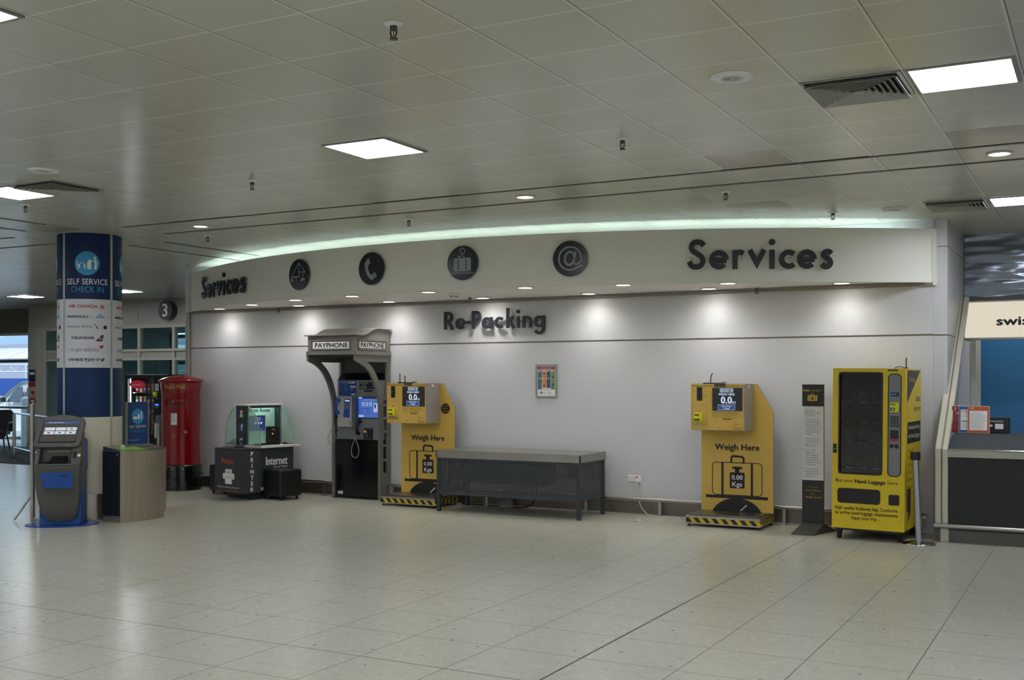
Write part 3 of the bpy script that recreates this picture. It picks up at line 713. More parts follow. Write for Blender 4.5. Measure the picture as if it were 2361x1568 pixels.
# four round icons on the fascia
M_disc = mat('icon_disc_navy', '#191c24', .18); M_icon = mat('icon_grey', '#8b9599', .4)
def icon(deg, label):
    F = tang(deg, 3.021, .045); t = thing('icon_sign', label, 'sign', tuple(F.O), group='round icon signs on the fascia')
    w = MB(); w.prism(F, arcpts(0, 0, .1985, 0, 360, 56)[:-1], -.02, 0, M_disc); w.tube([F.p(0, .1, -.05), F.p(0, .1, -.01)], .02, M_dark, 8); w.tube([F.p(0, -.1, -.05), F.p(0, -.1, -.01)], .02, M_dark, 8)
    w.build('disc', t, .003)
    return t, F
t, F = icon(-12.352, 'round dark icon sign with a grey line-drawn yacht shape on the fascia'); w = MB(); o = .003
for P, c_ in (([(-.145, -.028), (.012, .150), (.012, -.028), (-.145, -.028)], 0), ([(.012, .150), (.135, .030), (.012, .030)], 0), ([(.135, .030), (.045, -.080)], 0), ([(-.145, -.028), (-.10, -.078)], 0), ([(-.045, -.028), (-.045, -.080)], 0)): w.ribbon(F, P, .014, M_icon, None, o)
w.poly(F, [(-.15, -.085), (-.155, -.055), (-.13, -.045), (-.09, -.085)], M_icon, o); w.poly(F, [(.02, -.085), (.075, -.048), (.125, -.048), (.135, -.066), (.12, -.085)], M_icon, o); w.build('pictogram', t)
t, F = icon(-4.381, 'round dark icon sign with a grey telephone handset on the fascia'); w = MB()
def rot(P, a, c=(0, 0)): a = radians(a); return [(c[0]+x*cos(a)-y*sin(a), c[1]+x*sin(a)+y*cos(a)) for x, y in P]
outer = spline([(-.075, .095), (-.098, .06), (-.09, -.01), (-.055, -.085), (.0, -.135), (.03, -.135)], 6); inner = spline([(.055, -.115), (.03, -.075), (-.005, -.072), (-.04, -.02), (-.047, .03), (-.03, .06), (-.048, .105)], 6)
w.poly(F, [(x, y) for x, y in outer+inner], M_icon, o); w.poly(F, [(-.064, .112), (-.040, .132), (-.008, .066), (-.034, .048)], M_icon, o); w.poly(F, [(.034, -.065), (.060, -.045), (.094, -.098), (.066, -.118)], M_icon, o); w.build('pictogram', t)
t, F = icon(3.627, 'round dark icon sign with a grey suitcase on a scale on the fascia'); w = MB()
w.poly(F, rrect(-.113, .113, -.095, .058, .022), M_icon, o)
for x in (-.05, .052): w.rect(F, x-.005, x+.005, -.082, .042, M_disc, o+.002)
w.ribbon(F, [(-.03, .055), (-.024, .077), (.022, .077), (.028, .055)], .009, M_icon, None, o); w.ring(F, 0, .138, .034, .010, M_icon, o); w.ribbon(F, [(0, .104), (0, .080)], .008, M_icon, None, o); w.ribbon(F, [(-.012, .150), (.002, .136)], .006, M_icon, None, o)
w.ribbon(F, [(-.062, .085), (-.035, .066)], .018, M_icon, None, o); w.rect(F, -.13, .13, -.112, -.105, M_icon, o); w.rect(F, -.15, .15, -.126, -.120, M_icon, o); w.build('pictogram', t)
t, F = icon(11.687, 'round dark icon sign with a grey @ symbol on the fascia'); w = MB()
A_ = arcpts(0, 0, .130, -48, -330, 40)[::1]; P = arcpts(0, .0, .128, 320, -20, 44)
P = [(.128*cos(radians(q)), -.0+.128*sin(radians(q))) for q in range(-42, -345, -8)]
P = [(.140, -.075)]+[(.128*cos(radians(q)), .128*sin(radians(q))) for q in range(-52, -360, -8)]+[(.128, 0), (.122, -.03), (.10, -.058), (.075, -.068), (.052, -.060), (.047, -.035), (.066, .075)]
w.ribbon(F, P, .019, M_icon, None, o); w.ribbon(F, rot(arcpts(0, 0, .054, 0, 360, 28, .073)[:-1], -12, (-.006, .002)), .024, M_icon, None, o, True); w.build('pictogram', t)
# framed poster on the wall
t = thing('poster', 'small framed colourful information poster on the white wall below Re-Packing', 'poster', (-6.30, V, 1.44))
X0, X1, Z0, Z1 = -6.507, -6.200, 1.440, 1.872; F = FRONT(V-.012)
w = MB()
for a, b, c_, d_ in ((X0, X1, Z0, Z0+.025), (X0, X1, Z1-.025, Z1), (X0, X0+.025, Z0+.025, Z1-.025), (X1-.025, X1, Z0+.025, Z1-.025)): w.box(a, b, V-.022, V-.001, c_, d_, M_alu)
w.build('frame', t, .006)
w = MB(); w.box(X0+.02, X1-.02, V-.012, V-.002, Z0+.02, Z1-.02, M_white)
p0, p1 = X0+.028, X1-.028; pw = p1-p0
w.rect(F, p0, p1, 1.803, 1.838, mat('poster_maroon', '#9c3c50', .5)); w.text(F, 'DID YOU KNOW...', (p0+p1)/2, 1.813, .014, M_white, .002, al='c')
for k, (cx, z0, m) in enumerate(((0, 1.545, mat('poster_teal', '#3a7380', .5)), (1, 1.565, mat('poster_orange', '#cf8540', .5)), (2, 1.565, mat('poster_navy', '#2f4a68', .5)), (3, 1.545, mat('poster_green', '#6a8f4a', .5)))):
    a = p0+cx*pw/4+.002; b = p0+(cx+1)*pw/4-.003; w.rect(F, a, b, z0, 1.795, m); w.lines(F, a+.006, 1.783, b-a-.012, 2, .011, .009, M_white, .002, k); w.lines(F, a+.008, 1.69, b-a-.014, 2, .011, .009, M_white, .002, k+9)
    c_ = (a+b)/2
    if k == 0:
        for z in (1.755, 1.715, 1.655, 1.60): w.disc(F, c_, z, .012, M_navy, .002); w.disc(F, c_, z, .005, M_white, .003)
    if k == 1:
        w.disc(F, c_, 1.755, .016, M_navy, .002, .009); w.poly(F, [(c_-.014, 1.70), (c_+.016, 1.71), (c_+.006, 1.694)], M_navy, .002); w.disc(F, c_, 1.595, .008, M_navy, .002, .02)
    if k == 2: w.poly(F, [(c_-.006, 1.715), (c_+.004, 1.745), (c_+.002, 1.732), (c_+.008, 1.735), (c_-.002, 1.712)], M_orange, .002); w.ribbon(F, arcpts(c_, 1.61, .015, 0, 180, 10), .006, M_red, None, .002)
    if k == 3: w.rect(F, c_-.014, c_+.014, 1.69, 1.712, M_navy, .002); w.disc(F, c_, 1.605, .013, M_blue, .002, .018)
w.rect(F, p0+.035, p0+.062, 1.488, 1.518, M_blue); w.disc(F, p0+.05, 1.503, .006, M_orange, .002); w.text(F, 'EASA', p0+.066, 1.493, .020, M_blue, .002, w=.05); w.lines(F, p0+.14, 1.51, .08, 3, .012, .007, M_grey); w.lines(F, p0+.06, 1.548, .14, 2, .012, .007, M_grey)
w.build('print', t)
# ================================================================ PAYPHONE KIOSK
M_pay = mat('payphone_grey_paint', '#77766f', .4, metal=.2); M_payd = mat('payphone_inner_dark', '#2b2b29', .6); M_eq = mat('payphone_fascia_silver', '#7f8388', .38, metal=.3)
t = thing('payphone_booth', 'grey payphone booth with arched brackets and PAYPHONE signs against the wall', 'payphone', (-9.21, 12.5, 0))
curve = spline([(11.80, 1.955), (11.82, 1.92), (11.95, 1.88), (12.11, 1.785), (12.22, 1.651), (12.286, 1.534), (12.34, 1.38), (12.36, 1.25)], 5)
inner = spline([(12.07, 1.915), (12.20, 1.822), (12.31, 1.69), (12.375, 1.56), (12.425, 1.40), (12.44, 1.25)], 5)
for u in (-9.632, -8.835):
    F = RIGHT(u); w = MB(); d = .036
    o = [(11.80, 2.015)]+curve+[(12.36, 0), (12.44, 0)]+inner[::-1]+[(12.07, 1.93)]
    n = len(curve)
    for i in range(24):                               # curved bracket as short solid segments
        a0, a1 = i/24*(n-1), (i+1)/24*(n-1)
        def at(P, q):
            q = q/(n-1)*(len(P)-1); k = min(int(q), len(P)-2); f_ = q-k; return (P[k][0]+(P[k+1][0]-P[k][0])*f_, P[k][1]+(P[k+1][1]-P[k][1])*f_)
        w.prism(F, [at(curve, a0), at(curve, a1), at(inner, a1), at(inner, a0)], 0, d, M_pay)
    w.prism(F, [(11.80, 2.015), (11.80, 1.955), (12.07, 1.915), (12.60, 1.915), (12.60, 2.015)], 0, d, M_pay)
    w.box(u, u+d, 12.36, 12.44, 0, 1.25, M_pay); w.box(u, u+d, 12.53, 12.60, 0, 1.92, M_pay)
    for z in (.34, .535, .735, .93, 1.12, 1.30, 1.39): w.box(u+.004, u+d-.004, 12.43, 12.54, z, z+.035, M_pay)
    w.box(u+.004, u+d-.004, 12.43, 12.54, 0, .345, M_pay)
    w.ribbon(F, curve+[(12.36, .0)], .018, M_pay, d-.004, d+.008)
    w.ribbon(F, [(11.835, 1.985), (12.585, 1.985), (12.585, .02)], .010, M_pay, d-.002, d+.006); w.ribbon(F, [(11.99, 1.918), (12.52, 1.918)], .010, M_pay, d-.002, d+.006)
    w.build('side_frame', t)
F = RIGHT(-9.607); prof = [(11.80, 2.055), (11.80, 2.262)]+spline([(11.93, 2.266), (12.01, 2.282), (12.11, 2.326), (12.21, 2.361), (12.30, 2.371)], 4)+[(12.60, 2.358), (12.60, 2.055)]
w = MB(); w.prism(F, prof, 0, .807, M_pay); w.box(-9.627, -8.782, 11.785, 12.60, 2.008, 2.058, M_pay); w.box(-9.60, -8.80, 11.83, 12.59, 1.99, 2.009, M_payd)
FF = FRONT(11.80); RR = RIGHT(-8.80)
for z in (2.075, 2.20): w.box(-9.55, -8.88, 11.788, 11.80, z, z+.012, M_pay); w.box(-8.80, -8.788, 11.86, 12.50, z, z+.012, M_pay)
for x in (-9.55, -8.892): w.box(x, x+.012, 11.788, 11.80, 2.075, 2.212, M_pay)
for y in (11.86, 12.49): w.box(-8.80, -8.788, y, y+.012, 2.075, 2.212, M_pay)
can = w.build('canopy', t)
top = [(11.762, 2.268), (11.80, 2.266)]+spline([(11.93, 2.268), (12.01, 2.284), (12.11, 2.328), (12.21, 2.363), (12.30, 2.373)], 5)+[(12.60, 2.360)]
w = MB(); w.prism(RIGHT(-9.645), top+[(a, b+.014) for a, b in top[::-1]], 0, .88, mat('payphone_roof', '#8a8881', .4, metal=.2)); w.build('roof', can)
w = MB(); w.rect(FF, -9.518, -8.909, 2.092, 2.184, M_white, .004); w.text(FF, 'PAYPHONE', -9.477, 2.107, .062, M_ink, .006, w=.549, bold=.045); w.build('sign_panel', can)
w = MB(); w.rect(RR, 11.885, 12.47, 2.100, 2.184, M_white, .004); w.text(RR, 'PAYPHONE', 11.915, 2.110, .064, M_ink, .006, w=.53, bold=.045); w.build('sign_panel', can)
w = MB(); w.box(-9.596, -8.835, 12.585, 12.60, 1.66, 2.0, mat('payphone_back_panel', '#4d4e4e', .5)); w.hexa([(-9.56, 12.40, 1.665), (-8.84, 12.40, 1.665), (-8.84, 12.59, 1.665), (-9.56, 12.59, 1.665)], [(-9.56, 12.50, 1.765), (-8.84, 12.50, 1.765), (-8.84, 12.59, 1.765), (-9.56, 12.59, 1.765)], mat('hood_matt_black', '#0b0b0b', .8, spec=.1)); w.build('hood', t)
w = MB(); w.box(-9.56, -8.84, 12.40, 12.59, .83, 1.665, M_eq); eq = w.build('equipment_panel', t, .004)
E_ = FRONT(12.40)
w = MB(); w.rect(E_, -9.522, -9.235, 1.447, 1.651, mat('notice_blue', '#153a86', .4), .003)
w.text(E_, 'PAYPHONE', -9.508, 1.622, .016, M_white, .005); w.rect(E_, -9.37, -9.255, 1.62, 1.64, M_white, .005); w.lines(E_, -9.362, 1.627, .095, 1, .01, .014, M_blue, .006)
for k in range(4): w.disc(E_, -9.49, 1.60-k*.030, .007, M_red if k % 2 else M_orange, .005); w.lines(E_, -9.44, 1.603-k*.030, .07, 2, .010, .007, M_lblue, .005, k)
w.rect(E_, -9.335, -9.25, 1.558, 1.585, M_white, .005); w.text(E_, '0800', -9.325, 1.562, .017, M_ink, .006, bold=.04); w.rect(E_, -9.335, -9.30, 1.525, 1.540, M_lblue, .005); w.rect(E_, -9.30, -9.265, 1.525, 1.54, M_red, .005); w.rect(E_, -9.315, -9.255, 1.458, 1.475, M_white, .005); w.build('notice', eq)
w = MB(); w.rect(E_, -9.175, -8.845, 1.541, 1.637, M_black, .003); w.text(E_, 'CREDIT CARD', -9.163, 1.612, .015, M_white, .005, w=.135); w.text(E_, 'CALLS', -9.096, 1.589, .014, M_white, .005, al='c')
for k, m in enumerate((M_white, M_red, M_white, M_lblue)): w.rect(E_, -9.15+k*.027, -9.126+k*.027, 1.557, 1.575, m, .005)
w.disc(E_, -8.93, 1.612, .022, M_lblue, .005, .016); w.text(E_, 'VIDEO CALL', -8.965, 1.567, .012, M_white, .005, w=.11); w.build('card_sign', eq)
MB().box(-9.083, -8.963, 12.375, 12.40, 1.50, 1.527, M_black).build('card_slot', eq, .004)
M_scr = mat('payphone_screen_glow', '#4c74cf', emit=.55); M_scrw = mat('payphone_screen_white', '#b8c8f0', emit=.6); M_scrd = mat('payphone_screen_navy', '#1d2c66', emit=.4)
w = MB(); w.box(-9.215, -8.84, 12.392, 12.402, 1.13, 1.435, M_black); S = FRONT(12.392); w.rect(S, -9.195, -8.845, 1.142, 1.43, M_scr)
w.rect(S, -9.195, -8.845, 1.405, 1.43, M_scrd, .002); w.rect(S, -9.19, -9.125, 1.408, 1.427, M_scrw, .003); w.text(S, 'Video Mail - Phone - Data', -9.02, 1.383, .012, M_scrw, .003, al='c', w=.17)
for k in range(3): w.rect(S, -9.125+k*.062, -9.085+k*.062, 1.305, 1.355, M_scrw, .003); w.rect(S, -9.112+k*.062, -9.098+k*.062, 1.318, 1.342, M_scrd, .004)
w.rect(S, -8.93, -8.86, 1.22, 1.345, M_scrw, .003); w.rect(S, -8.915, -8.89, 1.275, 1.33, M_scrd, .004); w.text(S, 'Buy it online, Download free app', -9.185, 1.262, .011, M_scrd, .003, w=.19, bold=.03); w.lines(S, -9.185, 1.24, .09, 3, .022, .008, M_scrd, .003); w.lines(S, -9.06, 1.24, .09, 3, .022, .008, M_scrd, .003, 5); w.rect(S, -9.19, -9.10, 1.148, 1.178, M_scrw, .003)
w.build('screen', t)
MB().box(-9.56, -8.838, 12.375, 12.59, .03, .83, M_gloss).build('lower_door', t, .004)
w = MB(); w.rect(FRONT(12.375), -9.535, -9.45, .06, .10, M_white, .002); w.lines(FRONT(12.375), -9.53, .085, .07, 3, .011, .008, M_ink, .003); w.build('label', t)
def handset(P, m, name, parent):
    w = MB(); a = Vector(P[0]); b = Vector(P[1]); L = (a-b).length; dn = (b-a).normalized(); out = Vector((0, -1, 0))
    def q(s_, o): return a+dn*L*s_+out*o
    w.tube([q(.02, .045), q(.15, .062), q(.5, .066), q(.85, .062), q(.98, .045)], [.02, .018, .016, .018, .02], m, 12)
    for s_ in (.06, .94): w.tube([q(s_, .05), q(s_, .012)], [.026, .030], m, 16)
    return w.build(name, parent)
hs = handset([(-9.15, 12.39, 1.10), (-9.185, 12.39, .915)], M_black, 'handset', t)
w = MB(); w.tube([(-9.13, 12.40, 1.09), (-9.13, 12.365, 1.09)], .016, M_chrome, 10); w.tube([(-9.215, 12.40, .975), (-9.215, 12.37, .975)], .018, M_chrome, 12); w.build('cradle', t)
lp = spline([(-9.182, 12.345, .90), (-9.215, 12.34, .84), (-9.25, 12.335, .76), (-9.272, 12.335, .68), (-9.255, 12.335, .605), (-9.205, 12.335, .582), (-9.16, 12.335, .605), (-9.14, 12.335, .68), (-9.16, 12.335, .76), (-9.195, 12.34, .84), (-9.19, 12.36, .93)], 6)
MB().tube(lp, .006, mat('steel_flex', '#9b968c', .35, metal=.6), 7).build('cord', t)
w = MB(); w.box(-9.083, -8.947, 12.36, 12.40, .845, .995, M_black); S = FRONT(12.36); w.rect(S, -9.068, -9.046, .935, .965, mat('coin_light_orange', '#ff8a1e', emit=.8)); w.rect(S, -9.03, -9.02, .87, .97, M_grey)
for x in (-9.07, -8.965):
    for z in (.86, .982): w.disc(S, x, z, .005, M_alu)
w.build('coin_box', t, .003)
# the blue coin telephone on the left
w = MB(); w.box(-9.462, -9.225, 12.28, 12.40, 1.015, 1.43, mat('phone_silver', '#a3a29c', .45)); w.hexa([(-9.225, 12.28, 1.015), (-9.200, 12.345, 1.015), (-9.200, 12.40, 1.015), (-9.225, 12.40, 1.015)], [(-9.225, 12.28, 1.43), (-9.200, 12.345, 1.43), (-9.200, 12.40, 1.43), (-9.225, 12.40, 1.43)], mat('phone_silver_side', '#6f6e69', .4, metal=.3)); w.box(-9.200, -9.185, 12.350, 12.40, 1.015, 1.43, mat('phone_blue_side', '#0c5aa0', .4)); ph = w.build('telephone', t)
S = FRONT(12.28); w = MB(); w.poly(S, [(-9.37, 1.146), (-9.262, 1.14), (-9.245, 1.405), (-9.348, 1.405)], mat('keypad_blue', '#14439a', .4)); w.rect(S, -9.335, -9.26, 1.365, 1.388, M_scrw, .003)
for i in range(4):
    for j in range(4): w.rect(S, -9.345+i*.023-j*.003, -9.330+i*.023-j*.003, 1.325-j*.022, 1.338-j*.022, M_grey, .003)
w.build('keypad', ph)
w = MB(); w.rect(S, -9.265, -9.235, 1.035, 1.09, M_grey); w.disc(S, -9.32, 1.424, .004, M_ink); w.build('coin_return', ph)
handset([(-9.432, 12.275, 1.395), (-9.450, 12.275, 1.20)], mat('handset_blue', '#1450b0', .3), 'handset', ph)
lp = spline([(-9.46, 12.16, 1.19), (-9.475, 12.17, 1.10), (-9.49, 12.2, 1.02), (-9.545, 12.2, .92), (-9.58, 12.2, .84), (-9.555, 12.2, .785), (-9.515, 12.2, .772), (-9.47, 12.2, .80), (-9.455, 12.2, .86), (-9.475, 12.2, .95), (-9.49, 12.25, 1.02)], 6)
MB().tube(lp, .005, MATS['steel_flex'], 7).build('cord', ph)
# ================================================================ INTERNET KIOSK
rz = radians(-12); KO = Vector((-10.74, 11.77, 0))
t = thing('internet_kiosk', 'dark internet and printer kiosk with curved glass side screens', 'internet kiosk', KO, rz, None, True)
M_kd = mat('kiosk_charcoal', '#33383c', .45); M_kt = mat('kiosk_white_top', '#dad7d2', .4); M_kg = glass('kiosk_green_glass', '#eaf5ef', .06, .05, ('#dcf0e8', .22)); M_kedge = mat('glass_edge_green', '#7fa894', .3)
MB().box(-.26, .31, -.08, .54, .0, .10, mat('kiosk_plinth', '#2a2d30', .5)).build('plinth', t)
w = MB(); w.box(-.30, .36, 0, .60, .10, .705, M_kd); S = RIGHT(.36)
w.text(S, 'Internet', .12, .47, .115, M_white, .002, w=.37, bold=.03); w.text(S, '10p per minute', .49, .425, .032, M_white, .002, al='r', w=.24); w.rect(S, .02, .10, .125, .165, M_white, .002); w.lines(S, .025, .15, .07, 2, .014, .009, M_green, .003)
w.build('cabinet', t)
w = MB(); w.box(-.24, .405, -.31, 0, .10, .70, M_kd); w.box(-.245, .41, -.315, .0, .70, .712, M_black); S = Fr((.12, -.31, 0))
w.text(S, 'Printer', -.19, .50, .075, M_orange if 0 else mat('kiosk_orange', '#c8562a', .5), .002, w=.29, bold=.03)
w.poly(S, rrect(-.165, .105, .285, .37, .022), M_white, .002); w.rect(S, -.115, .055, .37, .43, mat('kiosk_paper_red', '#a0523c', .5), .002); w.rect(S, -.108, .048, .375, .425, M_white, .003); w.rect(S, -.115, .055, .215, .30, MATS['kiosk_paper_red'], .003); w.rect(S, -.108, .048, .22, .297, M_white, .004); w.rect(S, -.14, .08, .318, .323, MATS['kiosk_orange'], .004); w.lines(S, -.10, .41, .14, 4, .010, .006, M_grey, .005)
w.text(S, '10p per min/£1 per print', -.29, .165, .026, M_white, .002, w=.50); w.text(S, 'support: call 0845 643 4646', -.29, .115, .022, MATS['kiosk_orange'], .002, w=.50)
S = RIGHT(.405)
for k, ch in enumerate('PRINTER'): w.text(S, ch, -.15, .615-k*.082, .056, M_white, .002, al='c', bold=.05, w=None)
w.build('printer_cabinet', t)
w = MB(); w.box(-.46, .42, -.0, .68, .712, .742, M_kt); w.build('desk_top', t, .006)
w = MB(); w.box(-.20, .05, .02, .055, .742, 1.30, M_kd); S = Fr((-.075, .02, 0))
for (x0, x1, z0, z1, m) in ((-.05, .0, 1.13, 1.24, M_blue), (.0, .05, 1.185, 1.24, M_red), (.0, .05, 1.13, 1.185, M_green), (-.05, 0, 1.13, 1.165, M_orange)): w.rect(S, x0, x1, z0, z1, m, .002)
w.text(S, 'g', 0, 1.17, .095, M_white, .004, al='c', bold=.05); w.rect(S, -.05, .05, .945, 1.045, M_blue, .002); w.text(S, 'f', .015, .945, .095, M_white, .004, al='c', bold=.06)
w.rect(S, -.04, .035, .81, .835, M_white, .002); w.rect(S, -.055, .05, .775, .808, M_lblue, .002); w.rect(S, -.04, .035, .735+.01, .772, M_white, .002); w.build('icon_panel', t)
w = MB(); w.box(-.20, .05, .59, .625, .742, 1.30, M_kd); w.build('rear_panel', t)
M_alc = mat('kiosk_backlit_panel', '#bfe8d8', .4)
w = MB(); w.box(-.087, -.063, .055, .59, .742, 1.30, M_alc); S = RIGHT(-.063); w.text(S, 'Internet Access', .085, 1.205, .058, M_ink, .002, w=.42, bold=.03)
w.build('divider', t)
S = RIGHT(-.045); w = MB(); w.box(-.063, -.045, .08, .42, .925, 1.165, M_alc); M_ks = mat('kiosk_screen', '#2b3f86', emit=.35); w.rect(S, .09, .41, .935, 1.155, M_ks); w.rect(S, .09, .41, 1.138, 1.155, M_scrd, .002); w.lines(S, .22, 1.12, .14, 3, .020, .012, M_scrw, .002)
for k in range(3): w.rect(S, .22+k*.05, .255+k*.05, 1.03, 1.062, M_scrw, .002)
w.rect(S, .33, .36, .955, .962, M_scrw, .002); w.build('screen', t)
w = MB(); w.box(-.06, .04, .43, .56, .742, .99, M_black); S = Fr((.04, 0, 0), (0, 1, 0), (0, 0, 1)); w.rect(S, .46, .50, .81, .91, M_gloss); w.rect(S, .465, .485, .875, .90, MATS['coin_light_orange'], .002); w.rect(S, .465, .52, .945, .955, M_gold); w.build('payment_box', t, .004)
w = MB(); w.box(-.225, .075, .0, .65, 1.30, 1.32, M_kt); w.box(.058, .066, .055, .59, 1.265, 1.30, M_kd); w.box(-.216, -.208, .055, .59, 1.265, 1.30, M_kd); w.build('top_slab', t, .004)
M_klamp = mat('kiosk_lamp_tube', '#dcfbf0', emit=8.0)
w = MB()
for x in (-.19, .042): w.tube([(x, .08, 1.286), (x, .56, 1.286)], .008, M_klamp, 8)
w.build('lamp_tubes', t)
for y in (.045, .615):
    for sx in (-1, 1):
        P = [(-.075+sx*.125, .748), (-.075+sx*.415, .748)]+[(-.075+sx*(.125+.29*cos(a)), .748+.535*sin(a)) for a in [pi/2*k/16 for k in range(1, 17)]]
        w = MB(); w.prism(FRONT(y), P, 0, .010, M_kg); w.ribbon(FRONT(y), P[1:], .006, M_kedge, -.0005, .0105); w.box(min(-.075+sx*.13, -.075+sx*.41), max(-.075+sx*.13, -.075+sx*.41), y-.016, y+.006, .742, .750, M_black); w.build('glass_screen', t)
M_acr = glass('clear_acrylic', '#cfd6d4', .12)
w = MB(); w.poly(Fr((0, -.02, .712)), [(-.22, 0), (.05, 0), (.05, .11), (-.22, .11)], M_acr, 0); w.poly(Fr((.05, -.2, .712), (0, 1, 0), (0, 0, 1)), [(0, 0), (.18, 0), (.18, .11), (.14, .11), (.0, .01)], M_acr, 0); w.poly(Fr((-.22, -.2, .712), (0, 1, 0), (0, 0, 1)), [(0, 0), (.18, 0), (.18, .11), (.0, .01)], M_acr, 0); w.build('paper_tray', t)
def K(x, y, z=0): return (KO.x+x*cos(rz)-y*sin(rz), KO.y+x*sin(rz)+y*cos(rz), z)
t = thing('keyboard', 'black keyboard lying on the white internet kiosk desk', 'keyboard', K(.20, .27, .742), rz, None, True)
MB().box(-.07, .07, -.20, .17, .001, .022, M_black).build('case', t, .004); w = MB()
for i in range(4):
    for j in range(13): w.box(-.055+i*.03, -.032+i*.03, -.185+j*.026, -.163+j*.026, .022, .028, M_gloss)
w.build('keys', t); MB().tube(spline([(-.07, .1, .02), (-.12, .13, .05), (-.12, .2, .06), (-.08, .25, .02)], 5), .003, M_black, 6).build('cable', t)
t = thing('computer_mouse', 'black computer mouse on the right end of the internet kiosk desk', 'mouse', K(.26, .53, .742), rz, None, True)
MB().lathe([(.0, .034), (.02, .032), (.033, .02), (.036, .001)], (0, 0, 0), M_black, 18).build('body', t)
def stool(loc, label):
    t = thing('cube_stool', label, 'stool', loc, rz, 'black cube stools at the internet kiosk', True)
    M = mat('black_leatherette', '#161718', .38, noise=.1, bump=.1, nscale=30)
    w = MB(); w.box(-.19, .19, -.19, .19, .05, .415, M); w.build('cushion_cube', t, .022, 4)
    w = MB(); w.ribbon(TOP(.4155), rrect(-.172, .172, -.172, .172, .02), .006, M, -.004, .003, True); w.build('seam', t)
    for sx in (-1, 1):
        for sy in (-1, 1): MB().lathe([(.018, 0), (.022, .052)], (sx*.14, sy*.14, 0), M_black, 12).build('foot', t)
stool(K(.565, .25), 'black leather cube stool in front of the word Internet, right of the kiosk')
stool(K(-.70, .22), 'black leather cube stool half hidden at the left of the internet kiosk')
